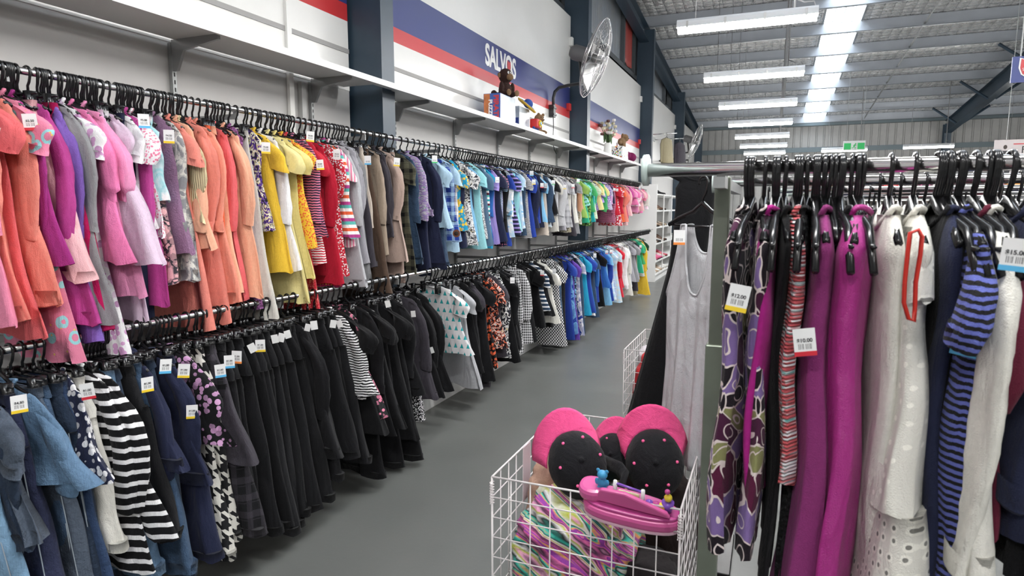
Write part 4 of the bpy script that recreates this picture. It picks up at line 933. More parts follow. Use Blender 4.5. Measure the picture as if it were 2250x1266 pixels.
def heap(name, c, r, mat, seed, amp=.03, sq=.6, nu=48, nv=24, fr=3.0):
    from mathutils import noise
    V = []
    for j in range(nv + 1):
        th = PI * j / nv
        for i in range(nu):
            g = 2 * PI * i / nu; f_ = lambda v: math.copysign(abs(v) ** sq, v)
            p = Vector((f_(math.sin(th)) * f_(math.cos(g)), f_(math.sin(th)) * f_(math.sin(g)), f_(math.cos(th))))
            q = Vector((p.x * r[0], p.y * r[1], p.z * r[2])); d = 0
            w_ = noise.noise_vector(q * fr * 2 + Vector((seed, 0, 0))) * .25
            d = amp * (1 - 2 * abs(noise.noise(q * fr * 4 + w_ + Vector((seed, seed, 0))))) + amp * .5 * (1 - 2 * abs(noise.noise(q * fr * 10 + w_ * 3 + Vector((0, seed, 0)))))
            q += p.normalized() * d; V.append(q)
    F = [(j * nu + i, (j + 1) * nu + i, (j + 1) * nu + (i + 1) % nu, j * nu + (i + 1) % nu) for j in range(nv) for i in range(nu)]
    o = mesh_obj(name, V, F, mat); o.location = c; return o
def limp(name, pts, r, mat, seed, flat=.5):
    """a limp strip of crumpled cloth along a path"""
    rnd = random.Random(seed); m_ = MB(); m_.tube(pts, r, 12, sq=flat); V = []
    for v in m_.V:
        V.append((v[0] + rnd.uniform(-.004, .004), v[1] + rnd.uniform(-.004, .004), v[2] + .006 * math.sin(v[0] * 60 + v[1] * 45)))
    return mesh_obj(name, V, m_.F, mat)
RB = fabric('rainbow', (.5, .1, .3))
tag(heap('satin_scarf', (-.55, 1.96, .36), (.172, .178, .22), RB, 3.1, .035, .62, 80, 44, 2.6), 'crumpled multicolour swirl-print satin cloth filling the left of the front basket', 'scarf')
tag(heap('folded_jumper', (-.30, 1.90, .27), (.085, .13, .15), fabric('solid', (.02, .017, .018)), 7.7, .02), 'black crumpled garment in the right of the front basket under the pink toy', 'jumper')
tag(heap('crumpled_shirt', (-.47, 2.26, .36), (.25, .12, .22), fabric('solid', (.035, .022, .02)), 5.2, .025), 'dark crumpled garment at the back of the front basket under the caps', 'shirt')
tag(heap('beige_scarf', (-.69, 2.1, .50), (.05, .16, .12), fabric('solid', (.42, .26, .19)), 1.2, .02), 'beige crumpled cloth beside the black cap at the basket\'s left side', 'scarf')
def cap(loc, brimdir, topdir, s=1.0, label=''):
    x = Vector(brimdir).normalized(); z = Vector(topdir); z = (z - x * z.dot(x)).normalized(); y = z.cross(x)
    M = Matrix((x, y, z)).transposed()
    e = empty('baseball_cap', loc); e.rotation_euler = M.to_euler(); e.scale = (s, s, s)
    blk = fabric('solid', (.009, .009, .011)); pk = fabric('solid', (.80, .085, .26))
    V = []; nu, nv = 30, 11
    for j in range(nv):
        th = PI / 2 * j / (nv - 1) * 1.02
        for i in range(nu):
            g = 2 * PI * i / nu; sm = 1 + .018 * abs(math.sin(3 * g)) ; V.append((.098 * math.sin(th) * math.cos(g) * sm, .083 * math.sin(th) * math.sin(g) * sm, .098 * math.cos(th) ** .85 if th < PI / 2 else 0))
    F = [(j * nu + i, (j + 1) * nu + i, (j + 1) * nu + (i + 1) % nu, j * nu + (i + 1) % nu) for j in range(nv - 1) for i in range(nu)]
    c = mesh_obj('crown', V, F, blk, e); md = c.modifiers.new('s', 'SOLIDIFY'); md.thickness = .003
    V = []; n, m = 17, 8
    for j in range(m):
        t = j / (m - 1)
        for i in range(n):
            a = R(-78 + 156 * i / (n - 1)); r_ = 1
            xx = .094 * math.cos(a) + t * .078 * max(0, math.cos(a * .98)) ** .38; yy = .086 * math.sin(a) * (1 + .30 * t); V.append((xx, yy, -.002 - .9 * (yy ** 2) / .1 * (.4 + .6 * t) + .012 * t))
    F = [(j * n + i, j * n + i + 1, (j + 1) * n + i + 1, (j + 1) * n + i) for j in range(m - 1) for i in range(n - 1)]
    b = mesh_obj('brim', V, F, pk, e); md = b.modifiers.new('s', 'SOLIDIFY'); md.thickness = .004; md.offset = 0
    ey = plain('eyelet_pink', (.8, .1, .28), .5)
    for g in (R(30), R(-30), R(90), R(-90), R(150), R(-150)):
        MB().ell((0, 0, 0), (.005, .005, .003), 8, 5).build('eyelet', ey, e, True).location = (.098 * .72 * math.cos(g), .083 * .72 * math.sin(g), .074)
    MB().ell((0, 0, .1), (.008, .008, .004), 10, 5).build('button', blk, e, True)
    em = MB(); 
    for k, yy in enumerate((-.03, -.018, -.006, .006, .018, .03)): em.ell((.084 - abs(yy) * .35, yy, .04 + (k % 2) * .004), (.004, .0055, .006), 7, 4)
    em.build('embroidery', plain('embroidery_silver', (.45, .42, .5), .5), e, True); MB().ell((.089, 0, .03), (.003, .009, .007), 8, 5).build('badge', plain('embroidery_yellow', (.65, .45, .1), .5), e, True)
    return tag(e, label, 'cap')
cap(at(1268, 1022, .70), (-.35, .25, .62), (.25, -.62, .50), 1.12, 'black cap with upturned pink brim, leftmost in the front basket')
cap(at(1438, 1018, .70), (-.12, .25, .62), (.12, -.66, .45), 1.12, 'black cap with upturned pink brim, rightmost in the front basket')
cap(at(1345, 1005, .66), (.05, .35, .6), (.1, -.5, .5), .85, 'half-hidden cap showing a pink brim between the other two caps')
tag(limp('bag_strap', [at(1330, 1010, .7), at(1362, 1030, .70), at(1372, 1045, .69), at(1360, 1080, .66)], .022, fabric('solid', (.012, .012, .014)), 3), 'crumpled black fabric strap lying between the caps in the front basket', 'strap')
# pink toy
a_, b_ = at(1285, 1075, .70), at(1498, 1130, .68)
ty = empty('toy_vehicle', (a_ + b_) / 2); ang = math.atan2(b_.y - a_.y, b_.x - a_.x); ty.rotation_euler = (R(16), R(4), ang); TL = (b_ - a_).length / 2
PK = plain('glossy_pink_plastic', (.60, .10, .30), .22); PK2 = plain('magenta_plastic', (.45, .06, .24), .25)
def slab(outl, z0, z1, name, mat, parent, bev): return MB().prism(outl, z0, z1, 2).build(name, mat, parent, bevel=bev)
def outl(hx, hy, p=.55, cx_=0, taper=.0): return [(cx_ + hx * math.copysign(abs(math.cos(a)) ** p, math.cos(a)), hy * math.copysign(abs(math.sin(a)) ** p, math.sin(a)) * (1 - taper * math.cos(a))) for a in [2 * PI * i / 36 for i in range(36)]]
slab(outl(TL, .058, .7, 0, .15), -.05, -.012, 'hull', PK, ty, .012); slab(outl(TL * .99, .056, .7, 0, .15), -.058, -.048, 'base_rim', plain('pale_pink', (.7, .45, .55), .3), ty, .003)
slab(outl(TL * .96, .05, .7, 0, .15), -.014, -.004, 'deck', PK2, ty, .004)
MB().prism([(-TL * .72, 0), (-TL * .6, .045), (-TL * .1, .05), (TL * .75, .018), (TL * .82, 0)], -.035, -.02, 1).build('side_wall', PK, ty, bevel=.005)
slab(outl(.042, .04, .9, -TL * .82), -.01, .03, 'round_pod', PK, ty, .012)
pv = plain('purple_plastic', (.2, .08, .45), .3); yv = plain('yellow_plastic', (.8, .6, .05), .3); wv = plain('white_plastic', (.75, .75, .75), .3)
MB().tube([(-TL * .35, .0, -.01), (-TL * .35, 0, .06)], .006, 8).build('post', wv, ty, True); MB().tube([(TL * .22, .0, -.01), (TL * .22, 0, .05)], .006, 8).build('post', wv, ty, True)
MB().tube([(-TL * .35, 0, .052), (TL * .22, 0, .042)], .004, 8).build('bead_rail', pv, ty, True)
MB().box((-TL * .28, -.004, .0), (TL * .15, .004, .03)).build('picture_strip', plain('pale_yellow_plastic', (.8, .75, .45), .3), ty, bevel=.002)
for t in (-.2, -.05, .1): MB().ell((TL * t, -.008, .016), (.010, .006, .010), 10, 7).build('bead', yv, ty, True)
for t, m_ in ((.36, pv), (.5, PK2), (.62, yv)): MB().ell((TL * t, -.005, .012), (.013, .012, .014), 10, 7).build('knob', m_, ty, True)
MB().tube([(TL * .72, 0, .0), (TL * .72, 0, .03), (TL * .72, 0, .032)], [.012, .018, .001], 12).build('flower_pot', pv, ty, True); MB().ell((TL * .72, 0, .045), (.012, .012, .012), 10, 7).build('pot_flower', yv, ty, True); MB().ell((TL * .70, 0, .066), (.008, .008, .008), 10, 7).build('pink_ball', PK2, ty, True)
MB().box((TL * .02, -.0362, -.026), (TL * .02 + .022, -.0350, -.006), Matrix.Rotation(0, 4, 'Y')).build('price_sticker', TP, ty)
bb = plain('blue_bear_plastic', (.05, .3, .55), .4); br = MB(); br.ell((0, 0, .02), (.015, .012, .02), 12, 8).ell((0, -.002, .05), (.016, .014, .014), 12, 8)
for s_ in (-1, 1): br.ell((s_ * .013, 0, .063), (.006, .004, .006), 8, 6); br.ell((s_ * .016, -.004, .025), (.006, .006, .012), 8, 6); br.ell((s_ * .009, -.006, .004), (.007, .009, .006), 8, 6)
x_ = br.build('bear_figure', bb, ty, True); x_.location = (-TL * .62, .0, .022)
md = x_.modifiers.new('r', 'REMESH'); md.mode = 'VOXEL'; md.voxel_size = .002
tag(ty, 'pink plastic baby toy with blue bear lying in the front basket', 'toy')
o = MB().box((-.0, -.07, -.10), (.002, .0, .10)).build('paper_tag', plain('pinkish_card', (.72, .62, .66), .6)); o.location = (-.771, 2.06, .60); tag(o, 'pale paper card tied inside the left side of the front basket', 'tag')
# second basket contents
tag(heap('red_jacket', (-.60, 3.92, .38), (.12, .18, .24), fabric('solid', (.55, .025, .03)), 4.4, .03), 'red crumpled jacket in the second basket', 'jacket')
tag(heap('black_bag', (-.35, 3.95, .38), (.11, .2, .22), fabric('solid', (.02, .02, .025)), 9.1, .02), 'black crumpled bag in the second basket beside the red jacket', 'bag')
tag(limp('grey_strap', [(-.52, 3.75, .62), (-.45, 3.78, .67), (-.38, 3.85, .68), (-.33, 3.95, .63)], .018, fabric('solid', (.12, .12, .13)), 4), 'grey bag strap curling over the black bag in the second basket', 'strap')
tag(heap('white_cloth', (-.72, 4.05, .5), (.03, .1, .14), fabric('solid', (.5, .46, .48)), 2.1, .012), 'pale cloth hanging at the left inside edge of the second basket', 'cloth')

# ------------------------------------------------ right-hand racks
RZ = 1.62; RR_ = .0145
def rack(x0, x1, y0, y1, label, px_=.155):
    e = empty('garment_rack', (x0, y0, 0))
    for yy in (0, y1 - y0):
        xs = 0 if yy == 0 else .08
        MB().tube([(xs, yy, RZ), (x1 - x0, yy, RZ)], RR_, 22).build('hanging_bar', CHROME, e, True)
        MB().tube([(xs - .004, yy, RZ), (xs + .006, yy, RZ)], .034, 22).build('end_cap', plain('clear_end_cap', (.55, .65, .62), .15), e, True)
    for xx in (px_, x1 - x0 - .2):
        yc = .12
        MB().box((xx - .017, yc - .017, 0), (xx + .017, yc + .017, RZ - .012)).build('post', plain('greenish_galvanised_post', (.20, .22, .18), .38, .75, nz=.3, nsc=12), e, bevel=.003)
        MB().box((xx - .023, yc - .023, .6), (xx + .023, yc + .023, 1.22)).build('post_sleeve', plain('post_sleeve_metal', (.26, .29, .24), .35, .7, nz=.25, nsc=12), e, bevel=.003)
        MB().box((xx - .012, -.0, RZ - .04), (xx + .012, y1 - y0, RZ - .015)).build('top_crossbar', GALV, e)
        MB().box((xx - .02, -.1, 0), (xx + .02, y1 - y0 + .1, .04)).build('foot', GALV, e)
    return tag(e, label, 'garment rack')
rack(-.262, 2.3, 1.42, 2.2, 'nearest chrome garment rack with large dresses at right')
rack(.0, 3.6, 3.35, 4.3, 'second chrome garment rack behind the nearest one'); rack(.15, 4.2, 5.6, 6.5, 'third chrome garment rack further back')
def rhang(rail_, y, px, tok, by, seed, w_=.19, near=True, tg=None, yf=None, hw=.2, rz=None, **kw):
    yf = y - w_ if yf is None else yf
    x = onp(px, 500, 1, yf).x; zb = max(.12, onp(px, by, 1, yf).z)
    kw.setdefault('curl', random.uniform(-.01, .01)); kw.setdefault('lean', 0.0)
    return hang_garment(rail_, tok, (x, y, RZ), -PI / 2 + (random.uniform(-.12, .12) if rz is None else rz), zb, seed, w_=w_, near=near, railr=RR_, topz=kw.pop('topz', -.095), **kw)
random.seed(31)
RH = dict(hk=dict(arm=.0095, r=.0045))
rl = 'nearest rack'
G1 = rhang(rl, 1.42, 1628, 'gown:plum:swirl', 1225, 901, w_=.175, t0=.02, t1=.024, fold=.008, flare=1.1, **RH)
G2 = rhang(rl, 1.42, 1672, 'dress:plum:swirl', 1235, 902, w_=.175, t0=.018, t1=.022, fold=.006, flare=1.1, slen=0, **RH)
rhang(rl, 1.42, 1697, 'top:fuchsia', 1130, 903, w_=.165, t0=.018, t1=.016, fold=.006, flare=1.0, slen=0, **RH)
rhang(rl, 1.42, 1722, 'gown:black', 1300, 904, w_=.15, t0=.012, t1=.012, fold=.006, flare=1.0, **RH)
GK = rhang(rl, 1.42, 1748, 'vest:burgundy:knit:coral', 1075, 905, w_=.165, t0=.018, t1=.022, fold=.01, flare=1.0, **RH)
rhang(rl, 1.42, 1776, 'gown:offblack:lace', 1300, 906, w_=.14, t0=.012, t1=.012, fold=.006, flare=1.0, **RH)
rhang(rl, 1.42, 1822, 'gown:plum', 1390, 907, w_=.18, t0=.017, t1=.055, fold=.014, flare=1.15, **RH)
rhang(rl, 1.42, 1862, 'gown:black:floral:grey', 1200, 908, w_=.16, t0=.014, t1=.012, fold=.005, flare=1.0, **RH)
rhang(rl, 1.42, 1912, 'gown:fuchsia:satin', 1400, 909, w_=.195, t0=.034, t1=.036, fold=.012, flare=1.1, **RH)
GI = rhang(rl, 1.42, 1985, 'gown:ivory', 1330, 910, w_=.17, t0=.024, t1=.026, fold=.009, flare=1.0, **RH)
GD = rhang(rl, 1.42, 2050, 'gown:ivory:bumpdots', 1145, 911, w_=.185, t0=.024, t1=.05, fold=.006, flare=1.12, **RH)
rhang(rl, 1.42, 2098, 'gown:offblack', 1300, 912, w_=.16, t0=.016, t1=.02, fold=.006, flare=1.0, **RH)
GN = rhang(rl, 1.42, 2128, 'gown:navy', 1300, 913, w_=.165, t0=.02, t1=.026, fold=.006, flare=1.0, **RH)
rhang(rl, 1.42, 2168, 'tee:periwinkle:fstripe:offblack', 1330, 914, w_=.20, t0=.022, t1=.03, fold=.008, flare=1.0, slen=.16, swid=.72, hk=RH['hk'])
rhang(rl, 1.42, 2205, 'blouse:burgundy', 1205, 915, w_=.185, t0=.02, t1=.03, fold=.01, flare=1.0, slen=.3, **RH)
GJ = rhang(rl, 1.42, 2246, 'jacket:ivory', 1290, 916, w_=.20, t0=.026, t1=.034, fold=.01, slen=.55, **RH)
rhang(rl, 1.42, 2300, 'longshirt:navy', 1200, 917, w_=.19, t0=.02, t1=.03, **RH)
rhang(rl, 1.42, 2350, 'gown:black', 1300, 918, w_=.18, **RH)
# ruffle of the dotted dress and its eyelet hem; red ribbon of the ivory dress
V, F = shell([(-.0, 0, .205, .050), (-.05, 0, .212, .056), (-.12, 0, .22, .062), (-.2, 0, .228, .066), (-.3, 0, .235, .07)], 40, .012, 9, 4.4, .8)
rf = mesh_obj('eyelet_ruffle', V, F, fabric('eyelet', COL['ivory']), GD); rf.location = (0, 0, onp(2050, 1140, 1, 1.235).z - RZ)
rf['label'] = 'eyelet-embroidered ruffle at the hem'
V, F = shell([(-.115, 0, .12, .022), (-.16, 0, .17, .028), (-.24, 0, .182, .03)], 30, .004, 9, 2.2, .8)
rf = mesh_obj('eyelet_yoke', V, F, fabric('eyelet', COL['ivory']), GD)
Mi = (Matrix.Translation(GI.location) @ GI.rotation_euler.to_matrix().to_4x4()).inverted()
loop = [onp(x, y, 1, 1.2) for x, y in ((2018, 505), (2000, 512), (1994, 560), (1988, 620), (1986, 665), (1996, 700), (2008, 706), (2010, 680), (2012, 620), (2022, 560), (2026, 520))]
rb = MB().tube([Mi @ p for p in loop], .0035, 6, sq=1.6, closed=True).build('ribbon', plain('red_ribbon', (.5, .02, .01), .45), GI, True); rb['label'] = 'red ribbon loop'
for g, c, px, py, yy in ((G1, 'y', 1622, 655, 1.215), (GK, 'r', 1768, 752, 1.22), (GN, 'b', 2122, 750, 1.225), (GJ, 'b', 2232, 560, 1.17)):
    add_tag(g, c, onp(px, py, 1, yy), {'y': '$12.00', 'r': '$10.00', 'b': '$15.00'}[c], 1.12, random.uniform(-.25, .25))
pos = []
for px in (1656, 1712, 1762, 1795, 1850, 1884, 2070, 2088, 2114, 2145, 2186): pos.append(((onp(px, 370, 1, 1.42).x, 1.42, RZ), -PI / 2 + random.uniform(-.1, .1)))
extra_hangers(rl, pos, (rl, False, .21, RR_), 'bare glossy black hangers on the nearest rack', 'bare glossy black hanger crowded among the dresses on the nearest rack', w_=.205, clip=False, rail=RR_, arm=.0095, drop=.05)
pos = []
for px in (1650, 1708, 1755, 1790, 1801, 1812, 1823, 1835, 1846, 1872, 1884, 1895, 2066, 2082, 2112, 2142, 2180, 2190, 2220):
    pos.append(((onp(px, 370, 1, 1.42).x, 1.42, RZ), -PI / 2 + random.uniform(-.12, .12)))
extra_hangers(rl, pos, (rl, False, .15, RR_), 'bare glossy black hangers on the nearest rack', 'bare glossy black hanger crowded among the dresses on the nearest rack', w_=.11, clip=False, rail=RR_, arm=.0085)
# rear bar of the nearest rack
rl = 'rear bar of the nearest rack'
def tank(mat, L, w_):
    e = empty('tank_top'); ns, nv = 61, 26
    for sg_, dp, nm in ((-1, .24, 'front_panel'), (1, .10, 'back_panel')):
        V = []; edge = []
        for i in range(ns):
            s_ = -1 + 2 * i / (ns - 1); a = abs(s_)
            zt = -.135 - .01 * a
            if a < .42: zt -= dp * math.cos(PI / 2 * a / .42) ** .55
            elif a > .62: zt -= .25 * ((a - .62) / .38) ** .55
            for j in range(nv):
                v = j / (nv - 1); z = zt + (-L - zt) * v; q = (-.13 - z) / (L - .13)
                hw = w_ * interp([(0, .86), (.3, 1.0), (.6, .95), (1, 1.12)], q); t_ = .016 + .02 * q
                y = sg_ * (t_ * math.sqrt(max(0, 1 - s_ ** 2)) + .001) + .012 * q * math.sin(9 * s_ + 3 * q) * (1 - a ** 4) + .006 * math.sin(21 * s_ + 1) * q * (1 - a ** 4)
                p = (s_ * hw, y, z); V.append(p)
                if j == 0: edge.append((p[0], p[1] + sg_ * .001, p[2]))
        F = [(i * nv + j, (i + 1) * nv + j, (i + 1) * nv + j + 1, i * nv + j + 1) for i in range(ns - 1) for j in range(nv - 1)]
        o = mesh_obj(nm, V, F, mat, e); md = o.modifiers.new('s', 'SOLIDIFY'); md.thickness = .002
        MB().tube(edge, .0045, 6).build('binding', mat, o, True)
    return e
tx = onp(1545, 430, 1, 2.2).x
TK = tank(fabric('solid', COL['silver']), RZ - onp(1545, 1050, 1, 2.1).z, .15); TK.location = (tx, 2.2, RZ); TK.rotation_euler = (0, 0, R(-38)); add_tag(TK, 'o', onp(1498, 520, 1, 2.2) + Vector((0, -.06, 0)), None, 1.1)
h = hanger(('tank', False, .15, RR_), w_=.155, clip=False, rail=RR_, r=.004, arm=.008); h.location = (tx, 2.2, RZ); h.rotation_euler = (0, 0, R(-38)); REC.append((rl, TK, 'heather grey tank top with deep scoop neck', h))
if 0: rhang(rl, 2.2, 1530, 'vest:silver', 1045, 930, w_=.15, rz=.62, t0=.012, t1=.022, yf=2.2, fold=.012, flare=1.12, hk=dict(arm=.008, r=.004))
for i, (px, t) in enumerate(((1640, 'gown:black'), (1675, 'top:offblack'), (1720, 'gown:black:lace'), (1760, 'longshirt:offblack:smallfloral:rose'), (1800, 'jacket:black'), (1850, 'gown:navy'), (1900, 'top:black'), (1950, 'jacket:charcoal'), (2000, 'gown:offblack'), (2060, 'jumper:black'), (2120, 'gown:burgundy'), (2180, 'jacket:burgundy:satin'), (2240, 'top:navy'), (2290, 'gown:black'))):
    rhang(rl, 2.2, px, t, 1000 + 20 * (i % 3), 940 + i, w_=.19, near=False, t0=.02, t1=.026, flare=1.0)
# dark long gown on its own stand
st = empty('display_stand', (-.25, 2.8, 0)); MB().tube([(0, 0, 0), (0, 0, 1.70)], .012, 12).build('post', CHROME, st, True); MB().tube([(-.12, 0, 1.70), (.25, 0, 1.70)], .011, 12).build('arm', CHROME, st, True)
MB().box((-.16, -.18, 0), (.16, .18, .02)).build('base_plate', BLACKP, st, bevel=.004); tag(st, 'chrome single-post stand behind the long black gown', 'stand')
g = hang_garment('display stand', 'gown:black', (-.315, 2.78, 1.70), R(12), .42, 977, w_=.085, near=True, t0=.03, t1=.10, flare=1.9, fold=.02, lean=-.13, topz=-.03, railr=.011); g.location = (-.285, 2.68, 1.70)
REC[-1][3].location = (-.285, 2.68, 1.70); MB().tube([(-.065, -.13, 1.7), (-.065, .0, 1.7)], .011, 12).build('hook_arm', CHROME, st, True)
# racks further back
dark = ['jacket:black', 'top:navy', 'gown:offblack', 'jumper:charcoal', 'longshirt:white', 'gown:burgundy', 'jacket:navy', 'shirt:black', 'cardigan:grey', 'gown:black:lace', 'coat:charcoal', 'top:white:fstripe:navy']
for rl, y, p0, n in (('second rack', 3.35, 1640, 12), ('rear bar of the second rack', 4.3, 1650, 10), ('third rack', 5.6, 1650, 12)):
    for i in range(n):
        rhang(rl, y, p0 + i * 54 + random.uniform(-12, 12), dark[(i * 5 + int(y * 2)) % len(dark)], 800, 1000 + int(y * 100) + i, w_=.19, near=False, t0=.022, t1=.03, flare=1.0)
far_hangers(lambda o_: o_[0] > -1, 'clothes_hangers', 'black hangers crowding the bars of the two racks further back')
# distant goods shelves on the right
gd = [(.7, .05, .05), (.75, .75, .72), (.05, .12, .45), (.8, .55, .05), (.1, .35, .2), (.55, .1, .3), (.02, .02, .02), (.75, .3, .05)]
cn = ['red', 'white', 'blue', 'yellow', 'green', 'magenta', 'black', 'orange']
su0 = None
for k, x in enumerate((.35, 2.3, 4.25)):
    if su0 is None:
        su0 = u = empty('goods_shelf_unit')
        for s_ in (0, 1.86): MB().box((s_, 0, 0), (s_ + .03, .4, 1.95)).build('side_panel', WHITEP, u)
        for z in (.1, .5, .9, 1.3, 1.62, 1.92): MB().box((.03, 0, z), (1.86, .4, z + .03)).build('shelf_board', WHITEP, u)
        MB().box((.03, .385, 0), (1.86, .4, 1.95)).build('back_panel', LOWW, u)
    else: u = copy_tree(su0)
    u.location = (x, 9.6, 0); tag(u, 'white goods shelf unit far behind the racks, %s of the three' % ['leftmost', 'middle', 'rightmost'][k], 'shelf unit')
    for z, zn in ((1.33, 'lower visible shelf'), (1.65, 'upper visible shelf')):
        xx = .08; 
        while xx < 1.7:
            wd, ht = random.uniform(.09, .2), random.uniform(.12, .24); c = random.randrange(8)
            ob = empty('boxed_goods', (x + xx, 9.64, z)); MB().box((0, 0, 0), (wd, .2, ht)).build('carton', plain('carton_' + cn[c], gd[c], .5), ob); MB().box((wd * .15, -.002, ht * .3), (wd * .85, .0, ht * .75)).build('front_picture', plain('carton_' + cn[(c + 1) % 8], gd[(c + 1) % 8], .5), ob)
            tag(ob, '%s box with %s panel on the %s of the %s far shelf unit' % (cn[c], cn[(c + 1) % 8], zn, ['left', 'middle', 'right'][k]), 'box', '%s boxes on %s of %s far unit' % (cn[c], zn, ['left', 'middle', 'right'][k])); xx += wd + .03

# ------------------------------------------------ things on the wall shelf
def plush(name, parts, mat, vox=.006):
    m_ = MB()
    for c, r in parts: m_.ell(c, r, 16, 10)
    o = m_.build(name, mat, None, True); md = o.modifiers.new('r', 'REMESH'); md.mode = 'VOXEL'; md.voxel_size = vox; md.use_smooth_shade = True; return o
def sub(o, name, c, r, mat): s_ = MB().ell((0, 0, 0), r, 12, 8).build(name, mat, o, True); s_.location = c; return s_
BROWN = fabric('fur', (.06, .022, .015)); TANF = fabric('fur', (.42, .25, .13)); eyeb = plain('eye_black', (.01, .01, .01), .15); eyew = plain('eye_white', (.8, .8, .8), .3)
y1 = onp(1078, 240, 0, -2.7).y
bx = empty('puzzle_box', (-2.62, y1 + .05, SHZ)); MB().box((-.09, -.2, 0), (.09, .2, .27)).build('carton', plain('puzzle_blue', (.04, .10, .35), .4), bx, bevel=.003)
MB().box((.09, -.195, .005), (.092, .195, .265)).build('picture_side', plain('glossy_snow_print', (.42, .48, .53), .2, nz=.5, nsc=9), bx); MB().box((-.085, -.202, .005), (-.02, -.2, .265)).build('orange_print', plain('orange_print', (.5, .16, .05), .5, nz=.5, nsc=18), bx)
text_obj('box_lettering', 'PIRATE', .075, RD, bx, (.045, -.203, .135), (PI / 2, R(90), 0), .001, bold=.003); text_obj('box_lettering', 'PUZZLE', .055, WT, bx, (-.015, -.203, .115), (PI / 2, R(90), 0), .001, bold=.002)
tag(bx, 'blue puzzle box with red lettering under the plush monkey on the wall shelf', 'box')
bx2 = empty('toy_box', (-2.62, y1 + .52, SHZ)); MB().box((-.09, -.15, 0), (.09, .15, .22)).build('carton', plain('glossy_white_print', (.42, .47, .52), .25, nz=.5, nsc=12), bx2, bevel=.003); MB().box((-.08, -.152, .01), (.08, -.15, .1)).build('blue_panel', bl, bx2); tag(bx2, 'white and blue toy box beside the puzzle box on the wall shelf', 'box')
mk = plush('plush_monkey', [((0, 0, .075), (.07, .065, .09)), ((.01, 0, .215), (.07, .075, .075)), ((.05, -.05, .03), (.065, .028, .028)), ((.05, .05, .03), (.065, .028, .028)), ((.03, -.075, .09), (.026, .024, .065)), ((.03, .075, .09), (.026, .024, .065)), ((-.07, -.09, .04), (.035, .03, .035)), ((-.05, -.05, .03), (.04, .04, .025))], BROWN)
mk.location = (-2.60, y1 + .14, SHZ + .27); mk.rotation_euler = (0, 0, R(-25))
sub(mk, 'muzzle', (.075, 0, .195), (.032, .04, .033), TANF); sub(mk, 'foot', (.12, -.055, .035), (.018, .028, .032), TANF); sub(mk, 'foot', (.12, .055, .035), (.018, .028, .032), TANF)
sub(mk, 'ear', (.0, -.078, .215), (.015, .02, .026), TANF); sub(mk, 'ear', (.0, .078, .215), (.015, .02, .026), TANF)
for s_ in (-1, 1): sub(sub(mk, 'eye', (.073, s_ * .018, .238), (.01, .013, .014), eyew), 'pupil', (.008, 0, 0), (.004, .005, .006), eyeb)
tag(mk, 'dark brown plush monkey sitting on the puzzle box on the wall shelf', 'plush toy')
ht = empty('toy_hat', (-2.55, y1 + .62, SHZ + .25)); ht.rotation_euler = (R(-10), R(38), 0)
MB().tube([(0, 0, 0), (0, 0, .016), (0, 0, .02)], [.115, .13, .12], 26).build('brim', plain('yellow_felt', (.72, .45, .05), .7), ht, True); MB().tube([(0, 0, .018), (0, 0, .03)], [.122, .085], 26).build('blue_brim_top', plain('blue_felt', (.02, .07, .3), .7), ht, True); MB().ell((0, 0, .035), (.055, .055, .05), 16, 9).build('crown', plain('blue_felt', (.02, .07, .3), .7), ht, True)
tag(ht, 'yellow and blue round-brimmed toy hat on top of the white box', 'hat')
td = plush('teddy_bear', [((0, 0, .06), (.055, .055, .075)), ((.01, -.01, .165), (.055, .055, .05)), ((.02, -.04, .21), (.02, .015, .02)), ((.02, .04, .21), (.02, .015, .02)), ((.06, -.04, .025), (.06, .024, .024)), ((.06, .045, .025), (.06, .024, .024)), ((.04, -.06, .09), (.045, .02, .02)), ((.06, -.01, .155), (.025, .025, .02))], TANF)
td.location = (-2.56, y1 + .98, SHZ); td.rotation_euler = (0, R(12), R(-20)); sub(td, 'nose', (.088, -.01, .16), (.007, .009, .007), eyeb)
for s_ in (-1, 1): sub(td, 'eye', (.057, s_ * .022 - .01, .185), (.005, .006, .006), eyeb)
tag(td, 'tan teddy bear sitting beside the red toy on the wall shelf', 'plush toy')
tc = empty('toy_camera', (-2.50, y1 + .78, SHZ)); rp = plain('red_plastic', (.6, .03, .03), .35)
MB().box((-.05, -.06, .03), (.05, .06, .13)).build('housing', rp, tc, bevel=.015); MB().tube([(.045, -.0, .08), (.065, 0, .08)], .035, 18).build('lens_ring', yv, tc, True); MB().tube([(.06, -.0, .08), (.07, 0, .08)], .018, 14).build('lens', bb, tc, True)
MB().tube([(-.0, -.06, .0), (0, .06, .0), (0, .06, .03), (0, -.06, .03)], .016, 8).build('blue_wheels', plain('blue_felt', (.02, .07, .3), .7), tc, True)
MB().tube([(.03 + .03 * math.cos(t * .5), .08, .08 + .03 * math.sin(t * .5)) for t in range(12)], .007, 7).build('handle', yv, tc, True)
tag(tc, 'red plastic toy with yellow ring in front of the teddy bear on shelf', 'toy')
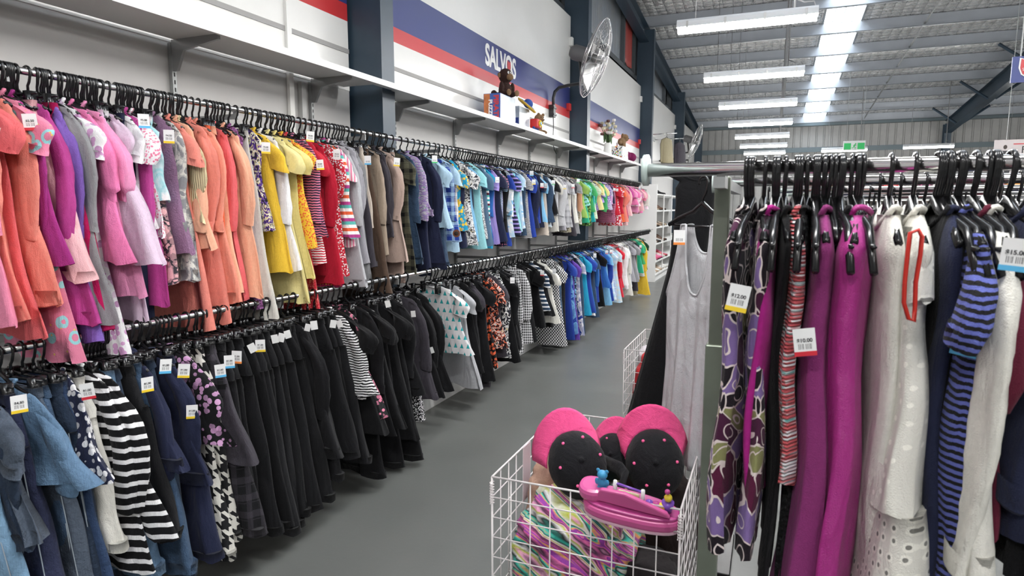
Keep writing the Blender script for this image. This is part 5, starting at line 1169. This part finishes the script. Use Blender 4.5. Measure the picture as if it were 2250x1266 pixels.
# flowers, soft dog, dotted box and knitted balls
yf = onp(1345, 335, 0, -2.6).y
fl = empty('flower_arrangement', (-2.68, yf + .0, SHZ)); MB().tube([(0, 0, 0), (0, 0, .1), (0, 0, .24), (0, 0, .25)], [.05, .07, .06, .05], 18).build('vase', WHITEP, fl, True)
stm = MB(); heads = []; random.seed(3)
for i in range(26):
    a, r_, h_ = random.uniform(0, 2 * PI), random.uniform(.03, .2), random.uniform(.38, .62); p = (r_ * math.cos(a) * .75, r_ * math.sin(a), h_); heads.append(p); stm.tube([(0, 0, .22), (p[0] * .5, p[1] * .5, h_ * .75), p], .004, 5)
stm.build('stems', plain('stem_green', (.05, .10, .03), .6), fl, True)
lf = MB()
for i in range(22):
    a = random.uniform(0, 2 * PI); lf.ell((.06 * math.cos(a), .07 * math.sin(a), random.uniform(.28, .42)), (.014, .02, .07), 8, 6, Matrix.Rotation(random.uniform(-.6, .6), 4, 'X'))
lf.build('leaves', plain('leaf_green', (.06, .12, .04), .6), fl, True)
for i, p in enumerate(heads):
    m_ = MB()
    for q in range(5): m_.ell((.016 * math.cos(q * 1.26), .016 * math.sin(q * 1.26), 0), (.018, .018, .024), 8, 5)
    o = m_.build('blossom', [plain('cream_petal', (.66, .60, .42), .6), plain('white_petal', (.7, .68, .66), .6), plain('brown_pod', (.12, .05, .04), .7)][(i * 7) % 5 % 3], fl, True); o.location = p
tag(fl, 'cream and white artificial flowers in a vase on the far wall shelf', 'flowers')
y2 = yf + .35
db = MB().box((-.1, -.25, 0), (.1, .25, .22)).build('gift_box', fabric('dots', (.6, .6, .6), (.5, .05, .06)), bevel=.004); db.location = (-2.58, y2 + .15, SHZ); tag(db, 'box covered in coloured dots under the plush dog on wall shelf', 'box')
MCB = NT('confetti_dots'); vo = MCB.vor(32, d2=False); MCB.put(MCB.b.inputs['Base Color'], MCB.mix(MCB.math('LESS_THAN', vo.outputs['Distance'], .4), (.7, .7, .7), MCB.ramp(MCB.math('FRACT', MCB.math('MULTIPLY', vo.outputs['Color'], 1.0)), [(0, (.02, .02, .03)), (.25, (.6, .04, .04)), (.45, (.03, .12, .5)), (.6, (.8, .5, .03)), (.75, (.02, .02, .03)), (.88, (.05, .4, .15))], True))); db.data.materials[0] = MCB.m
dg = plush('plush_dog', [((0, 0, .07), (.07, .12, .07)), ((.03, .13, .15), (.065, .07, .07)), ((.02, .13, .06), (.03, .04, .08)), ((.05, -.03, .0), (.03, .08, .05)), ((.04, .20, .13), (.04, .05, .035)), ((0, .07, .17), (.03, .03, .06)), ((-.0, -.12, .05), (.03, .07, .03))], TANF, .008)
dg.location = (-2.56, y2 + .2, SHZ + .245); sub(dg, 'nose', (.07, .235, .145), (.014, .014, .012), eyeb)
tag(dg, 'tan plush dog slumped over the dotted box near the flowers', 'plush toy')
MG = fabric('rib', (.30, .01, .12))
for k, (dy, lb) in enumerate(((.72, 'magenta knitted ball nearer the dotted box on the shelf'), (1.22, 'magenta knitted ball nearer the end of the wall shelf'))):
    V = []; nu, nv = 36, 14
    for j in range(nv + 1):
        th = PI * j / nv
        for i in range(nu):
            g = 2 * PI * i / nu; r_ = .12 * (1 + .05 * abs(math.sin(6 * g))); V.append((r_ * math.sin(th) * math.cos(g), r_ * math.sin(th) * math.sin(g), .095 * math.cos(th)))
    o = mesh_obj('knitted_ball', V, [(j * nu + i, (j + 1) * nu + i, (j + 1) * nu + (i + 1) % nu, j * nu + (i + 1) % nu) for j in range(nv) for i in range(nu)], MG); o.location = (-2.57, yf + dy + .1, SHZ + .095); tag(o, lb, 'ball')
for k, (dx, c, nm, lb) in enumerate(((.02, (.75, .3, .45), 'pink', 'pink tall bottle behind the knitted balls'), (.12, (.45, .7, .65), 'mint', 'mint green tall bottle behind the knitted balls'))):
    e = empty('bottle', (-2.72, yf + .85 + dx * 2.2, SHZ)); MB().tube([(0, 0, 0), (0, 0, .02), (0, 0, .22), (0, 0, .26), (0, 0, .3)], [.035, .04, .04, .018, .016], 14).build('bottle_body', plain('bottle_' + nm, c, .3), e, True); MB().tube([(0, 0, .3), (0, 0, .34)], .02, 12).build('cap', wv, e, True); tag(e, lb, 'bottle')
tag(MB().box((-.03, -.03, 0), (.03, .03, .035)).build('plug_adaptor', BLACKP, bevel=.006), 'small black plug where the fan cord ends on the shelf', 'plug'); bpy.data.objects['plug_adaptor'].location = (WX + .1, pf.y + .09, SHZ)
# hanging coats high on the wall beyond the third column
yy = 15.2
arm = empty('coat_display_bar', (WX, yy, 3.22)); MB().tube([(0, 0, 0), (.72, 0, 0)], .012, 10).build('bar', CHROME, arm, True); MB().tube([(.0, 1.2, 0), (.72, 1.2, 0)], .012, 10).build('bar', CHROME, arm, True); MB().box((0, -.05, -.05), (.02, 1.25, .05)).build('wall_plate', GALV, arm); tag(arm, 'chrome display arm on the wall carrying the two hanging coats', 'display arm')
for k, (x, y_, t, sd) in enumerate(((-2.34, yy, 'coat:khaki', 71), (-2.2, yy + 1.2, 'coat:charcoal', 72))):
    g = hang_garment('high wall arm', t, (x, y_, 3.22), R(90 - 25), 2.55, sd, w_=.2, near=False, t0=.06, t1=.09, slen=.5)
tag(MB().box((-2.48, 13.6, 2.385), (-2.30, 13.75, 2.5)).build('white_carton', WHITEP, bevel=.003), 'plain white carton at the far end of the wall shelf', 'box')
bpy.data.objects['white_carton'].location = (0, -.75, 0)
for k, (y_, lb) in enumerate(((15.0, 'small dark blue poster on the wall behind the hanging coats'), (20.6, 'small dark blue poster on wall before the distant fan'))):
    e = empty('wall_poster', (WX, y_, 3.0)); MB().box((0, -.3, -.35), (.01, .6, .35)).build('poster_sheet', bl, e); MB().box((.01, -.1, -.2), (.012, .4, .1)).build('poster_panel', plain('poster_orange', (.5, .2, .1), .5), e); tag(e, lb, 'poster')
e = empty('wall_ladder_frame', (WX, 17.2, 0))
MB().tube([(.0, 0, 2.75), (.75, 0, 2.75), (.75, 0, 2.35)], .02, 8).build('black_frame', BLACKP, e, True); tag(e, 'black metal bracket frame on the wall below the distant fan', 'frame')

# ------------------------------------------------ labels for clothes and their hangers
import re
RAILTXT = {'upper': 'upper wall rail', 'lower': 'lower wall rail', 'nearest rack': 'nearest rack', 'rear bar of the nearest rack': "nearest rack's rear bar", 'display stand': 'single stand', 'second rack': 'second rack', 'rear bar of the second rack': "second rack's rear bar", 'third rack': 'third rack', 'high wall arm': 'high wall arm'}
bya = {}
for r in REC: bya.setdefault(r[0], []).append(r)
used = set()
for rn, L in bya.items():
    ax = 1 if rn in ('upper', 'lower') else 0
    L.sort(key=lambda r: r[1].location[ax])
    cnt = {}
    for r in L: cnt[r[2]] = cnt.get(r[2], 0) + 1
    pre = 'behind' if ax == 1 else 'right of'; nxt = 'before' if ax == 1 else 'left of'
    SH = lambda d: ' '.join(d.split()[-3:])
    for i, (_, g, d, h) in enumerate(L):
        cat = {'t_shirt': 't-shirt', 'sleeveless_dress': 'dress', 'long_sleeve_tee': 'shirt', 'long_sleeve_shirt': 'shirt', 'short_sleeve_shirt': 'shirt', 'vest': 'vest top'}.get(g.name.split('.')[0], g.name.split('.')[0].replace('_', ' '))
        cands = ['%s on the %s' % (d, RAILTXT[rn])] if cnt[d] == 1 else []
        pd = L[i - 1][2] if i else None; nd = L[i + 1][2] if i + 1 < len(L) else None
        rt = RAILTXT[rn].replace(' wall', '')
        if pd: cands.append('%s on %s, %s %s' % (d, rt, pre, pd))
        if nd: cands.append('%s on %s, %s %s' % (d, rt, nxt, nd))
        if pd and nd: cands.append('%s on %s, between %s and %s' % (d, rt, SH(pd), SH(nd)))
        cands += ['%s on %s, %s in the row' % (d, rt, o_) for o_ in (['near the front', 'midway along', 'near the far end'][min(2, i * 3 // len(L))],)]
        for c in cands:
            if c not in used and len(c.split()) <= 16: break
        else: c = cands[-1]
        used.add(c); tag(g, c, cat, {'upper': 'children\'s clothes on the upper wall rail', 'lower': 'clothes on the lower wall rail'}.get(rn, 'clothes on the ' + RAILTXT[rn]))
        if h is None: continue
        hl = 'black hanger carrying the ' + c
        if len(hl.split()) > 16: hl = 'black hanger of ' + c
        if len(hl.split()) > 16: hl = hl.replace('soft ', '').replace(' and ', '-')
        if len(hl.split()) > 16: hl = ' '.join(hl.split()[:16])
        while hl in used: hl = hl.replace('black hanger', 'black clip hanger' if 'clip' not in hl else 'small black hanger', 1)
        used.add(hl)
        tag(h, hl, 'hanger', 'hangers on the ' + RAILTXT[rn])
